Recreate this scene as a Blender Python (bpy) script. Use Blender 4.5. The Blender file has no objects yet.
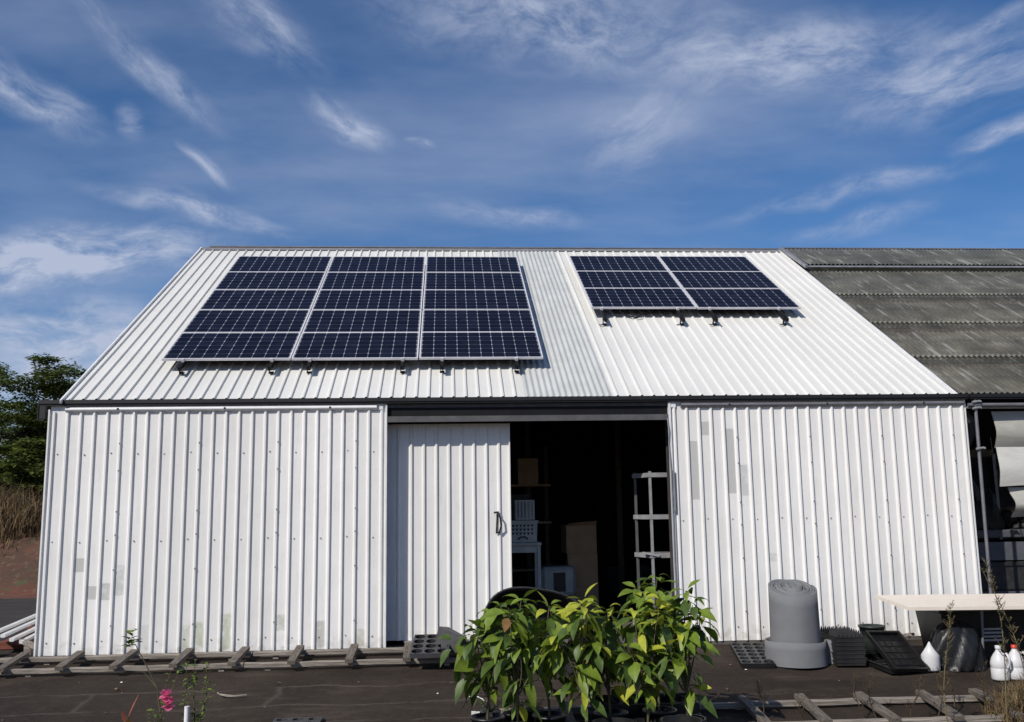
import bpy, bmesh, math, random
from mathutils import Vector, Matrix
R = math.radians
random.seed(7)
sc = bpy.context.scene
COL = sc.collection

# ------------------------------------------------------------------ helpers
class MB:
    """collects faces into one mesh object"""
    def __init__(s): s.v = []; s.f = []; s.m = []; s.sm = []
    def add(s, vs, fs, mi=0, smooth=False, M=None):
        o = len(s.v)
        s.v += [tuple(M @ Vector(v)) if M else tuple(v) for v in vs]
        for f in fs:
            s.f.append([o+i for i in f]); s.m.append(mi); s.sm.append(smooth)
    def box(s, x0, x1, y0, y1, z0, z1, mi=0, M=None, bev=0):
        if bev:
            b = bev
            def ring(z, i): return [(x0+i+0, y0+b, z), (x0+b, y0+i, z), (x1-b, y0+i, z), (x1-i, y0+b, z),
                                    (x1-i, y1-b, z), (x1-b, y1-i, z), (x0+b, y1-i, z), (x0+i, y1-b, z)]
            vs = []
            for z, i in ((z0, b*.7), (z0+b, 0), (z1-b, 0), (z1, b*.7)): vs += ring(z, i)
            fs = [list(range(7, -1, -1)), list(range(24, 32))]
            for k in range(3):
                for j in range(8): fs.append([k*8+j, k*8+(j+1) % 8, k*8+8+(j+1) % 8, k*8+8+j])
            s.add(vs, fs, mi, False, M); return
        vs = [(x0,y0,z0),(x1,y0,z0),(x1,y1,z0),(x0,y1,z0),(x0,y0,z1),(x1,y0,z1),(x1,y1,z1),(x0,y1,z1)]
        s.add(vs, [(0,3,2,1),(4,5,6,7),(0,1,5,4),(1,2,6,5),(2,3,7,6),(3,0,4,7)], mi, False, M)
    def bar(s, a, b, w, h, mi=0, up=(0,0,1)):
        a = Vector(a); b = Vector(b); d = (b-a); L = d.length; d.normalize()
        x = d.cross(Vector(up)).normalized(); z = x.cross(d)
        M = Matrix.Translation(a) @ Matrix((x, d, z)).transposed().to_4x4()
        s.box(-w/2, w/2, 0, L, -h/2, h/2, mi, M)
    def tube(s, pts, r, n=8, mi=0, caps=True):
        pts = [Vector(p) for p in pts]; k = len(pts)
        rs = r if isinstance(r, (list, tuple)) else [r]*k
        vs = []; ref = Vector((.31, .2, .93)).normalized()
        for i, p in enumerate(pts):
            t = (pts[min(i+1, k-1)]-pts[max(i-1, 0)]).normalized()
            x = t.cross(ref)
            if x.length < .05: x = t.cross(Vector((1, 0, 0)))
            x.normalize(); y = t.cross(x)
            for j in range(n):
                a = 2*math.pi*j/n; vs.append(p+x*math.cos(a)*rs[i]+y*math.sin(a)*rs[i])
        fs = []
        for i in range(k-1):
            for j in range(n): fs.append((i*n+j, i*n+(j+1) % n, (i+1)*n+(j+1) % n, (i+1)*n+j))
        s.add(vs, fs, mi, True)
        if caps: s.add(vs[:n], [list(range(n-1, -1, -1))], mi); s.add(vs[-n:], [list(range(n))], mi)
    def lathe(s, prof, n=32, mi=0, M=None, smooth=True):
        vs = []; k = len(prof)
        for (r, z) in prof:
            for j in range(n):
                a = 2*math.pi*j/n; vs.append((r*math.cos(a), r*math.sin(a), z))
        fs = []
        for i in range(k-1):
            for j in range(n): fs.append((i*n+j, i*n+(j+1) % n, (i+1)*n+(j+1) % n, (i+1)*n+j))
        s.add(vs, fs, mi, smooth, M)
    def build(s, name, mats, parent=None, loc=None):
        me = bpy.data.meshes.new(name); me.from_pydata(s.v, [], s.f)
        if not isinstance(mats, (list, tuple)): mats = [mats]
        for m in mats: me.materials.append(m)
        me.polygons.foreach_set('material_index', s.m)
        me.polygons.foreach_set('use_smooth', s.sm)
        me.update()
        o = bpy.data.objects.new(name, me); COL.objects.link(o)
        if parent: o.parent = parent
        if loc: o.location = loc
        return o

def tag(o, label=None, cat=None, group=None, kind=None):
    if label: o['label'] = label
    if cat: o['category'] = cat
    if group: o['group'] = group
    if kind: o['kind'] = kind
    return o
def thing(name, loc, label, cat, group=None, rz=0):
    o = bpy.data.objects.new(name, None); COL.objects.link(o)
    o.location = loc; o.rotation_euler = (0, 0, rz); o.empty_display_size = .1
    return tag(o, label, cat, group)
def copy_tree(o, parent=None):
    c = o.copy(); COL.objects.link(c)
    if parent: c.parent = parent
    for ch in [q for q in bpy.data.objects if q.parent == o and q != c]: copy_tree(ch, c)
    return c

# ------------------------------------------------------------------ materials
class NT:
    def __init__(s, nt): s.nt = nt; s.N = nt.nodes; s.L = nt.links
    def n(s, typ, **kw):
        o = s.N.new(typ)
        for k, v in kw.items():
            if k == 'inp':
                for a, b in v.items():
                    if isinstance(b, bpy.types.NodeSocket): s.L.new(b, o.inputs[a])
                    else: o.inputs[a].default_value = b
            else: setattr(o, k, v)
        return o
    def math(s, op, a, b=None, clamp=False):
        o = s.N.new('ShaderNodeMath'); o.operation = op; o.use_clamp = clamp
        for i, q in enumerate((a, b)):
            if q is None: continue
            if isinstance(q, bpy.types.NodeSocket): s.L.new(q, o.inputs[i])
            else: o.inputs[i].default_value = q
        return o.outputs[0]
    def mix(s, fac, a, b, mode='MIX'):
        o = s.N.new('ShaderNodeMix'); o.data_type = 'RGBA'; o.blend_type = mode
        for i, q in ((0, fac), (6, a), (7, b)):
            if isinstance(q, bpy.types.NodeSocket): s.L.new(q, o.inputs[i])
            else: o.inputs[i].default_value = (*q, 1) if isinstance(q, tuple) and len(q) == 3 else q
        return o.outputs[2]
    def noise(s, vec, scale, detail=4, rough=.55, dist=0):
        o = s.n('ShaderNodeTexNoise', inp={'Scale': scale, 'Detail': detail, 'Roughness': rough, 'Distortion': dist})
        if vec is not None: s.L.new(vec, o.inputs['Vector'])
        return o.outputs[0]
    def ramp(s, v, a, b, lo=0., hi=1.):
        o = s.n('ShaderNodeMapRange', clamp=True, inp={1: a, 2: b, 3: lo, 4: hi}); o.interpolation_type = 'SMOOTHSTEP'
        s.L.new(v, o.inputs[0]); return o.outputs[0]
    def mapping(s, vec, loc=(0,0,0), rot=(0,0,0), scale=(1,1,1)):
        o = s.n('ShaderNodeMapping', inp={'Location': loc, 'Rotation': rot, 'Scale': scale}); s.L.new(vec, o.inputs[0]); return o.outputs[0]

def mat(name, col, rough=.6, var=.25, scale=6, stretch=(1,1,1), metal=0, bump=0, bscale=40, dark=None, spec=.5, trans=0, coat=0, custom=None):
    m = bpy.data.materials.new(name); m.use_nodes = True
    t = NT(m.node_tree); b = t.N['Principled BSDF']
    tc = t.n('ShaderNodeTexCoord').outputs['Object']
    v = t.mapping(tc, scale=stretch)
    n1 = t.noise(v, scale, 6, .6)
    f = t.ramp(n1, .35, .7)
    d = dark if dark else tuple(c*(1-var) for c in col)
    c = t.mix(f, d, col)
    if custom: c = custom(t, tc, c)
    t.L.new(c, b.inputs['Base Color'])
    b.inputs['Roughness'].default_value = rough; b.inputs['Metallic'].default_value = metal
    b.inputs['Specular IOR Level'].default_value = spec
    if coat: b.inputs['Coat Weight'].default_value = coat
    if bump:
        n2 = t.noise(v, bscale, 5, .6)
        bp = t.n('ShaderNodeBump', inp={'Strength': bump, 'Distance': .02, 'Height': n2}); t.L.new(bp.outputs[0], b.inputs['Normal'])
    if trans:
        ts = t.n('ShaderNodeBsdfTranslucent'); t.L.new(c, ts.inputs[0])
        mx = t.n('ShaderNodeMixShader', inp={0: trans}); t.L.new(b.outputs[0], mx.inputs[1]); t.L.new(ts.outputs[0], mx.inputs[2])
        t.L.new(mx.outputs[0], t.N['Material Output'].inputs[0])
    return m

def sheet_tone(t, tc, c):
    """every 0.77 m wide sheet weathers to its own tone; faint dirt runs follow the ribs"""
    sep = t.n('ShaderNodeSeparateXYZ'); t.L.new(tc, sep.inputs[0])
    wn = t.n('ShaderNodeTexWhiteNoise', noise_dimensions='1D'); t.L.new(t.math('FLOOR', t.math('DIVIDE', sep.outputs[0], .7725)), wn.inputs['W'])
    c = t.mix(t.math('MULTIPLY', wn.outputs[0], .35), c, (.60,.595,.57))
    st = t.noise(t.mapping(tc, scale=(14, .6, .6)), 2.4, 5, .65)
    c = t.mix(t.ramp(st, .55, .85, 0, .45), c, (.46,.44,.39))
    bl = t.noise(tc, 1.1, 6, .65)
    return t.mix(t.ramp(bl, .5, .75, 0, .25), c, (.56,.55,.51))
def rect_patches(rects):
    """repainted rectangles / scuffs on the metal: (x0,x1,z0,z1,colour,soft)"""
    def f(t, tc, c):
        nz = t.noise(tc, 9, 4, .6)
        sep = t.n('ShaderNodeSeparateXYZ'); t.L.new(tc, sep.inputs[0])
        wob = t.math('MULTIPLY', t.math('SUBTRACT', nz, .5), 1.)
        c = sheet_tone(t, tc, c)
        # faint vertical streaks of dirt
        st = t.noise(t.mapping(tc, scale=(9, 1, .7)), 3, 5, .6)
        c = t.mix(t.ramp(st, .5, .8, 0, .35), c, (.50, .49, .46))
        for (x0, x1, z0, z1, col, soft) in rects:
            b0 = .42+.02 if x0 < 6 else 7.865+.045
            k_ = math.floor(((x0+x1)/2-b0)/.1545); x0, x1 = b0+k_*.1545+.054, b0+k_*.1545+.1545-.004
            w = t.math('MULTIPLY', wob, max(soft, .018))
            px = t.math('ADD', sep.outputs[0], w); pz = t.math('ADD', sep.outputs[2], w)
            e = .006+soft*.15
            mk = t.math('MULTIPLY', t.math('MULTIPLY', t.ramp(px, x0-e, x0+e), t.ramp(px, x1-e, x1+e, 1, 0)),
                        t.math('MULTIPLY', t.ramp(pz, z0-e, z0+e), t.ramp(pz, z1-e, z1+e, 1, 0)))
            if soft: mk = t.math('MULTIPLY', mk, t.ramp(nz, .3, .55, .35, 1))
            c = t.mix(mk, c, col)
        # grime splashed on the lowest 15 cm
        g = t.math('MULTIPLY', t.ramp(sep.outputs[2], .0, .22, 1, 0), t.ramp(nz, .42, .7))
        c = t.mix(t.math('MULTIPLY', g, .55), c, (.33, .30, .24))
        return c
    return f
PG = (.50, .50, .48)
M = {}
M['wall_l'] = mat('painted_white_steel', (.82,.81,.79), .5, .05, 1.6, bump=.25, bscale=2.2, custom=rect_patches([
    (.735,.80,.93,1.09,PG,0), (.90,.985,.62,.77,PG,0), (1.04,1.12,.61,.80,PG,.02), (1.18,1.28,.66,1.0,(.55,.56,.54),.05),
    (1.50,1.60,.05,.32,(.62,.62,.60),.02), (2.20,2.32,.02,.34,(.50,.52,.42),.09), (2.52,2.64,.02,.42,(.50,.52,.43),.1), (2.06,2.12,.05,.3,(.56,.57,.5),.06),
    (3.05,3.13,.22,.40,(.52,.53,.47),.04), (3.52,3.66,.02,.32,(.50,.50,.46),.07), (4.05,4.15,.02,.22,(.58,.57,.5),.05)]))
M['wall_r'] = mat('painted_white_steel_right', (.82,.81,.79), .5, .05, 1.6, bump=.25, bscale=2.2, custom=rect_patches([
    (8.13,8.22,1.66,2.38,PG,0), (8.33,8.41,2.45,2.62,PG,0), (8.55,8.66,1.73,2.53,PG,0), (8.76,8.85,1.70,2.08,(.56,.56,.55),.03),
    (9.0,9.08,.9,1.0,(.62,.62,.6),.02)]))
M['roof_white'] = mat('white_roof_steel', (.705,.70,.665), .5, .06, 1.0, custom=sheet_tone)
M['fibre'] = mat('aged_fibreglass', (.55,.565,.545), .45, .12, 5, stretch=(1,.2,1), trans=.0)
M['trim'] = mat('white_trim', (.78,.78,.78), .45, .1, 5)
M['grey_metal'] = mat('grey_steel', (.22,.22,.24), .45, .25, 7, metal=.3)
M['galv'] = mat('galvanised_steel', (.42,.42,.43), .4, .25, 9, metal=.5)
M['black_metal'] = mat('black_gutter_paint', (.009,.009,.011), .6, .3, 6)
M['black_plastic'] = mat('black_plastic', (.012,.012,.013), .42, .4, 7, bump=.15, bscale=30)
M['dusty_black'] = mat('dusty_black_plastic', (.032,.032,.033), .6, .5, 9, bump=.1, bscale=40)
M['shelf_grey'] = mat('shelf_grey', (.30,.30,.31), .55, .25, 8)
M['shade_grey'] = mat('steel_shade_grey', (.10,.10,.105), .6, .3, 6)  # dark grey puts shade into the colour of pale steel
M['charcoal'] = mat('charcoal_plastic', (.055,.055,.06), .55, .3, 8)
M['rail_black'] = mat('rail_black', (.010,.010,.011), .6, .3, 6, spec=.2)
M['screw'] = mat('screw_heads', (.22,.20,.19), .6)
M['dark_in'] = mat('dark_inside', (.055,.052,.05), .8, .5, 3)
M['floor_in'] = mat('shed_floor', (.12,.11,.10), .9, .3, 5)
M['wood'] = mat('weathered_wood', (.36,.315,.265), .9, .6, 5, stretch=(.6,14,14), bump=.5, bscale=12)
M['wood2'] = mat('weathered_wood_cross', (.19,.16,.13), .9, .6, 5, stretch=(14,.6,14), bump=.5, bscale=12)
M['plywood'] = mat('cream_board', (.78,.70,.60), .6, .1, 3, stretch=(1,8,1))
M['foam'] = mat('grey_foam', (.17,.175,.185), .85, .12, 3, stretch=(1,1,2), bump=.1, bscale=60)
M['white_plastic'] = mat('white_plastic', (.78,.78,.78), .35, .08, 12, trans=.2)
M['red_plastic'] = mat('red_plastic', (.6,.05,.03), .4, .1, 12)
M['basket'] = mat('pale_plastic', (.62,.65,.66), .5, .2, 6)
M['cardboard'] = mat('cardboard', (.55,.38,.24), .85, .15, 5)
M['tarp'] = mat('weathered_tarp', (.50,.49,.44), .45, .22, 2.5, stretch=(1,1,3), bump=.3, bscale=5, trans=.1)
M['tarp_w'] = mat('white_tarp', (.66,.655,.61), .4, .12, 2.5, stretch=(1,1,3), bump=.3, bscale=5, trans=.1)
M['pipe_w'] = mat('white_pipe', (.8,.8,.78), .4, .15, 4)
M['bark'] = mat('bark', (.12,.09,.065), .9, .4, 8, stretch=(4,4,1), bump=.4)
M['leaf_d'] = mat('leaf_dark', (.085,.145,.023), .5, .4, 14, trans=.25)
M['leaf_m'] = mat('leaf_mid', (.20,.29,.032), .48, .3, 14, trans=.3)
M['leaf_y'] = mat('leaf_yellow', (.52,.56,.06), .48, .25, 14, trans=.35)
M['leaf_b'] = mat('leaf_dry', (.34,.19,.06), .6, .3, 14, trans=.2)
M['tree_a'] = mat('tree_leaf', (.115,.155,.035), .55, .35, .9, trans=.25)
M['tree_b'] = mat('tree_leaf_light', (.16,.21,.045), .5, .3, .9, trans=.3)
M['dry'] = mat('dry_grass', (.25,.165,.08), .8, .5, 6, trans=.2)
M['dry_dark'] = mat('dry_grass_dark', (.12,.085,.042), .8, .5, 6, trans=.2)
M['weed'] = mat('weed_green', (.17,.19,.08), .7, .4, 12, trans=.25)
M['pink'] = mat('pink_petal', (.85,.20,.38), .5, .2, 30, trans=.35)
M['grey_in'] = mat('grey_inside_box', (.10,.11,.13), .7, .3, 4)
M['label'] = mat('paper_label', (.42,.42,.42), .6, .3, 40)

def cells(t, tc, c):
    sep = t.n('ShaderNodeSeparateXYZ'); t.L.new(tc, sep.inputs[0])
    cx = t.math('DIVIDE', t.math('SUBTRACT', sep.outputs[0], .0265), .1565)
    cy = t.math('DIVIDE', t.math('SUBTRACT', sep.outputs[1], .0230), .1518)
    fx = t.math('ABSOLUTE', t.math('SUBTRACT', t.math('FRACT', cx), .5))
    fy = t.math('ABSOLUTE', t.math('SUBTRACT', t.math('FRACT', cy), .5))
    ox = t.math('GREATER_THAN', fx, .483); oy = t.math('GREATER_THAN', fy, .487)
    dm = t.math('GREATER_THAN', t.math('ADD', fx, fy), .925)
    bx = t.math('LESS_THAN', t.math('ABSOLUTE', t.math('SUBTRACT', t.math('FRACT', t.math('MULTIPLY', cy, 4)), .5)), .045)
    # each cell its own shade of blue black
    wn = t.n('ShaderNodeTexWhiteNoise'); cb = t.n('ShaderNodeCombineXYZ'); t.L.new(t.math('FLOOR', cx), cb.inputs[0]); t.L.new(t.math('FLOOR', cy), cb.inputs[1])
    oi = t.n('ShaderNodeObjectInfo'); t.L.new(oi.outputs['Random'], cb.inputs[2]); t.L.new(cb.outputs[0], wn.inputs[0])
    c = t.mix(wn.outputs[0], (.004,.004,.010), (.008,.009,.021))
    c = t.mix(t.math('MULTIPLY', bx, .10), c, (.25,.27,.36))
    c = t.mix(t.math('MULTIPLY', oy, .22), c, (.5,.52,.6))
    c = t.mix(t.math('MULTIPLY', ox, .42), c, (.5,.52,.6))
    c = t.mix(dm, c, (.55,.57,.63))
    c = t.mix(t.ramp(t.noise(t.mapping(tc, scale=(1, 1, 1)), 3.0, 6, .65), .5, .85, 0, .05), c, (.30,.29,.27))
    return c
M['cells'] = mat('photovoltaic_cells', (.01,.01,.03), .25, custom=cells, spec=.07)
M['alu'] = mat('aluminium_frame', (.66,.66,.69), .45, .1, 8)

def mat_ground():
    def cu(t, tc, c):
        # soil: red brown bank and dry growth further off
        n = t.noise(tc, .6, 8, .65); n2 = t.noise(tc, 7, 6, .7)
        c = t.mix(t.ramp(n, .4, .62), (.105,.038,.023), (.058,.034,.021))
        c = t.mix(t.ramp(n2, .5, .72, 0, .75), c, (.16,.10,.055))
        c = t.mix(t.ramp(t.noise(tc, 2.2, 5, .6), .58, .66, 0, .8), c, (.05,.065,.025))
        return c
    return mat('red_soil', (.1,.06,.04), .95, custom=cu, bump=.8, bscale=9)
def mat_mat():
    def cu(t, tc, c):
        sep = t.n('ShaderNodeSeparateXYZ'); t.L.new(tc, sep.inputs[0])
        n = t.noise(tc, .9, 7, .65); n2 = t.noise(tc, 14, 6, .7)
        c = t.mix(t.ramp(n, .35, .68), (.026,.0195,.0155), (.042,.0325,.026))
        c = t.mix(t.ramp(n2, .45, .8, 0, .6), c, (.060,.047,.037))
        n3 = t.noise(t.mapping(tc, loc=(5, 2, 0), scale=(.5, 1.6, 1)), 1.6, 8, .7)
        c = t.mix(t.ramp(n3, .52, .70, 0, .65), c, (.072,.057,.045))
        c = t.mix(t.ramp(n3, .30, .44, .5, 0), c, (.018,.0145,.012))
        c = t.mix(t.ramp(t.noise(tc, 60, 2, .5), .70, .76, 0, .6), c, (.16,.13,.10))
        # dust caught along the folds and joints of the mat
        wob = t.math('MULTIPLY', t.math('SUBTRACT', t.noise(tc, .9, 6, .6), .5), .42)
        yy = t.math('ADD', t.math('ADD', sep.outputs[1], wob), t.math('MULTIPLY', sep.outputs[0], -.02))
        for y0, w, k in ((-1.34,.030,.8), (-1.93,.035,.8), (-2.45,.03,.7)):
            d = t.math('ABSOLUTE', t.math('SUBTRACT', yy, y0))
            f = t.math('MULTIPLY', t.ramp(d, 0., w, 1, 0), t.ramp(t.noise(t.mapping(tc, scale=(1, .3, 1)), 1.6, 5, .65), .40, .60, .05, k))
            f = t.math('MULTIPLY', f, t.ramp(sep.outputs[0], 6.0, 6.6, 1, .0))
            c = t.mix(f, c, (.085,.070,.060))
        for x0 in (1.55, 3.35, 5.35):
            d = t.math('ABSOLUTE', t.math('SUBTRACT', t.math('ADD', sep.outputs[0], wob), x0))
            f = t.math('MULTIPLY', t.ramp(d, 0., .05, .6, 0), t.math('MULTIPLY', t.ramp(yy, -1.95, -1.90), t.ramp(yy, -1.38, -1.33, 1, 0)))
            c = t.mix(f, c, (.078,.065,.055))
        # damp stain by the ladder frame on the right
        v = t.mapping(tc, loc=(-8.9, 1.65, 0)); v = t.mapping(v, scale=(.9, 3.6, 1))
        L = t.n('ShaderNodeVectorMath', operation='LENGTH'); t.L.new(v, L.inputs[0])
        c = t.mix(t.ramp(t.math('ADD', L.outputs['Value'], t.math('MULTIPLY', n, .6)), .75, 1.0, .45, 0), c, (.020,.017,.015))
        return c
    return mat('weed_mat', (.06,.05,.045), .85, custom=cu, bump=.35, bscale=22, spec=.12)
M['soil'] = mat_ground(); M['mat'] = mat_mat()
M['asphalt'] = mat('asphalt', (.036,.0285,.024), .9, .45, 1.5, stretch=(.5,2.5,1), bump=.3, bscale=60)

def mat_poly():
    """dirty clear corrugated sheeting: lets some of what is below show"""
    m = bpy.data.materials.new('dirty_clear_sheeting'); m.use_nodes = True; t = NT(m.node_tree); b = t.N['Principled BSDF']
    tc = t.n('ShaderNodeTexCoord').outputs['Object']
    n = t.noise(t.mapping(tc, scale=(1, .35, 1)), 1.6, 6, .65)
    st = t.noise(t.mapping(tc, scale=(11, .9, 1)), 1.3, 3, .5)
    c = t.mix(t.ramp(n, .35, .7), (.115,.110,.088), (.19,.182,.140))
    sep = t.n('ShaderNodeSeparateXYZ'); t.L.new(tc, sep.inputs[0])
    c = t.mix(t.ramp(sep.outputs[1], 2.0, 4.6, 0, .55), c, (.115,.12,.115))
    c = t.mix(t.ramp(st, .55, .70, 0, .55), c, (.42,.42,.39))
    wb = t.math('MULTIPLY', t.math('SUBTRACT', t.noise(tc, 2.5, 4, .6), .5), .22)
    yy = t.math('ADD', sep.outputs[1], wb)
    for y1, hw in ((1.0, .22), (2.19, .26), (3.39, .26), (.45, .10), (1.62, .08), (2.85, .10), (4.5, .12)):  # dark bands: lap grime and the shade of purlins below, painted in
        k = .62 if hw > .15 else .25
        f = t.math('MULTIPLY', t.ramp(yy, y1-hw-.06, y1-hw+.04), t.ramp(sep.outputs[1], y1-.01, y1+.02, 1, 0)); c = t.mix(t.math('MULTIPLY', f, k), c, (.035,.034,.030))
    lb = t.noise(t.mapping(tc, scale=(.7, 2.2, 1)), 2.1, 6, .65)
    c = t.mix(t.ramp(lb, .50, .72, 0, .55), c, (.27,.262,.225))
    for y1 in (1.03, 2.23, 3.43):
        f = t.math('MULTIPLY', t.ramp(sep.outputs[1], y1-.012, y1-.004), t.ramp(sep.outputs[1], y1+.03, y1+.05, 1, 0)); c = t.mix(t.math('MULTIPLY', f, .5), c, (.35,.35,.31))
    t.L.new(c, b.inputs['Base Color']); b.inputs['Roughness'].default_value = .38
    tr = t.n('ShaderNodeBsdfTransparent', inp={0: (.50,.49,.42,1)})
    mx = t.n('ShaderNodeMixShader'); t.L.new(t.ramp(n,   .3, .7, .40, .20), mx.inputs[0]); t.L.new(b.outputs[0], mx.inputs[1]); t.L.new(tr.outputs[0], mx.inputs[2])
    t.L.new(mx.outputs[0], t.N['Material Output'].inputs[0]); return m
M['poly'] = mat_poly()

# ------------------------------------------------------------------ camera, sun, sky
rt = Vector((0.99764632, -0.06695032, -0.0148145)); up = Vector((0.00433743, -0.15400089, 0.98806119)); fw = Vector((0.06843246, 0.98579987, 0.15334803))
cd = bpy.data.cameras.new('camera'); cam = bpy.data.objects.new('camera', cd); COL.objects.link(cam); sc.camera = cam
cam.matrix_world = Matrix.Translation((5.135, -11.42, 1.617)) @ Matrix((rt, up, -fw)).transposed().to_4x4()
cd.sensor_width = 36; cd.lens = 934.4/1024*36; cd.clip_start = .1; cd.clip_end = 3000
SD = Vector((.54, .555, -.63)).normalized()      # light travels this way
sl = bpy.data.lights.new('sun', 'SUN'); sl.energy = 4.2; sl.angle = R(.5); sl.color = (1, .94, .85)
so = bpy.data.objects.new('sun', sl); COL.objects.link(so); so.rotation_euler = SD.to_track_quat('-Z', 'Y').to_euler(); so.location = (0, 0, 30)
w = bpy.data.worlds.new('World'); sc.world = w; w.use_nodes = True; t = NT(w.node_tree)
sky = t.n('ShaderNodeTexSky'); sky.sky_type = 'NISHITA'; sky.sun_disc = False
sky.sun_elevation = math.asin(-SD.z); sky.sun_rotation = math.atan2(-SD.x, -SD.y); sky.altitude = 300; sky.air_density = 1.0; sky.dust_density = .2; sky.ozone_density = 3.0
dirn = t.n('ShaderNodeTexCoord').outputs['Generated']
sp = t.n('ShaderNodeSeparateXYZ'); t.L.new(dirn, sp.inputs[0])
den = t.math('ADD', t.math('MAXIMUM', sp.outputs[2], 0), .12)
cb = t.n('ShaderNodeCombineXYZ'); t.L.new(t.math('DIVIDE', sp.outputs[0], den), cb.inputs[0]); t.L.new(t.math('DIVIDE', sp.outputs[1], den), cb.inputs[1])
P = cb.outputs[0]
veil = t.noise(t.mapping(P, loc=(1.3, 4.1, 0), rot=(0, 0, R(20)), scale=(.55, .9, 1)), 1.0, 6, .55, .12)
fine = t.noise(t.mapping(P, loc=(.2, 1.7, 0), rot=(0, 0, R(-25)), scale=(1.0, 2.6, 1)), 1.3, 9, .60, .15)
hs = t.math('MULTIPLY', t.ramp(veil, .42, .72), t.ramp(fine, .25, .75, .55, 1.))
hs = t.math('ADD', t.math('MULTIPLY', hs, .40), t.math('MULTIPLY', t.ramp(t.noise(t.mapping(P, loc=(3.3, .6, 0), scale=(.8, 1.3, 1)), 1.3, 7, .55, .1), .44, .78), .22))
acc = hs
# the larger cirrus wisps: (direction x, direction z, half length, half width, tilt, strength)
WS = [(-.350,.243,.135,.036,12,1.55), (-.37,.232,.08,.016,5,1.2), (-.247,.300,.10,.013,-9,1.1), (-.099,.392,.050,.020,-32,1.1), (-.308,.377,.012,.020,10,.8), (-.241,.341,.032,.009,-35,.8), (-.383,.385,.060,.022,-18,1.0), (-.283,.426,.085,.020,-40,.7),
      (.343,.430,.150,.040,-6,.9), (.470,.387,.100,.045,8,.9), (.198,.385,.070,.045,25,.45), (.512,.329,.035,.012,16,1.1), (.399,.300,.120,.012,3,.7), (.114,.477,.200,.040,-6,.8),
      (.066,.304,.100,.014,-3,.6), (-.373,.160,.110,.045,5,1.5), (-.396,.111,.050,.020,0,1.2), (.409,.268,.070,.012,6,.7), (-.028,.369,.016,.007,-15,.9), (-.181,.472,.070,.028,-30,.7), (-.403,.212,.060,.013,8,1.2), (.491,.429,.045,.008,14,.9)]
c2 = t.n('ShaderNodeCombineXYZ'); t.L.new(sp.outputs[0], c2.inputs[0]); t.L.new(sp.outputs[2], c2.inputs[1]); Q = c2.outputs[0]
wv = t.n('ShaderNodeTexNoise', inp={'Scale': 7., 'Detail': 3.}); t.L.new(Q, wv.inputs['Vector'])
off = t.n('ShaderNodeVectorMath', operation='SUBTRACT'); t.L.new(wv.outputs['Color'], off.inputs[0]); off.inputs[1].default_value = (.5, .5, .5)
off2 = t.n('ShaderNodeVectorMath', operation='SCALE'); t.L.new(off.outputs[0], off2.inputs[0]); off2.inputs['Scale'].default_value = .055
Qd = t.n('ShaderNodeVectorMath', operation='ADD'); t.L.new(Q, Qd.inputs[0]); t.L.new(off2.outputs[0], Qd.inputs[1]); Qd = Qd.outputs[0]
for i, (x, z, a, b_, ang, k) in enumerate(WS):
    v = t.mapping(Qd, loc=(-x, -z, 0)); v = t.mapping(v, rot=(0, 0, R(-ang))); vv = t.mapping(v, scale=(1/a, 1/b_, 0))
    L = t.n('ShaderNodeVectorMath', operation='LENGTH'); t.L.new(vv, L.inputs[0])
    wn = t.noise(t.mapping(v, loc=(i*3.1, i*1.7, 0), scale=(6, 13, 1)), 3.0, 10, .66, .25)
    f = t.math('MULTIPLY', t.math('MULTIPLY', t.ramp(L.outputs['Value'], .1, 1.25, 1, 0), t.ramp(wn, .28, .80)), k*.95)
    acc = t.math('ADD', acc, f)
acc = t.math('MINIMUM', acc, .92)
acc = t.math('MULTIPLY', acc, t.ramp(sp.outputs[2], -.02, .05))
skyc = t.n('ShaderNodeHueSaturation', inp={'Saturation': 1.30, 'Value': 1.02}); t.L.new(sky.outputs[0], skyc.inputs['Color'])
skyg = t.n('ShaderNodeMix', data_type='RGBA', blend_type='MULTIPLY', inp={0: 1., 6: skyc.outputs[0], 7: (1.13, .965, 1.04, 1)})
full = t.mix(acc, skyg.outputs[2], (5.6, 6.3, 8.1))
bg = t.N['Background']; t.L.new(full, bg.inputs[0]); bg.inputs[1].default_value = .085
sc.view_settings.view_transform = 'Standard'; sc.view_settings.look = 'None'; sc.view_settings.exposure = 0; sc.view_settings.gamma = 1

# ------------------------------------------------------------------ ground
G = -.05
SL = .11; TILT = math.atan(SL)
def GS(y): return G+SL*max(min(y, 0), -9.)
def sst(a, b, x):
    u = max(0, min(1, (x-a)/(b-a))); return u*u*(3-2*u)
def bank_z(x, y):
    y0 = 8.9+7*sst(-2.5, 1.5, x); h = 1.3+.12*math.sin(x*.7)+.08*math.sin(x*2.1+1)
    return h*sst(y0, y0+2.7, y+.25*math.sin(x*1.3)) * (1-sst(9, 13, x)) - .03
def axis(lo, hi, dense0, dense1, st):
    a = [dense0-8*1.5**k for k in range(12, 0, -1)]; b = []
    x = dense0
    while x <= dense1: b.append(x); x += st
    c = [dense1+8*1.5**k for k in range(1, 13)]
    return a+b+c
xs = axis(0, 0, -26, 26, .5); ys = axis(0, 0, -14, 30, .5)
g = MB(); vs = []
for y in ys:
    for x in xs:
        inn = (-26 <= x <= 26 and -14 <= y <= 30)
        z = (G+bank_z(x, y) if y > 0 else GS(y)-.03)
        if inn and y > 9: z += random.uniform(-.03, .05)
        vs.append((x, y, z))
nx = len(xs)
g.add(vs, [(j*nx+i, j*nx+i+1, (j+1)*nx+i+1, (j+1)*nx+i) for j in range(len(ys)-1) for i in range(nx-1)], 0, True)
tag(g.build('ground', M['soil']), kind='structure')
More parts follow.
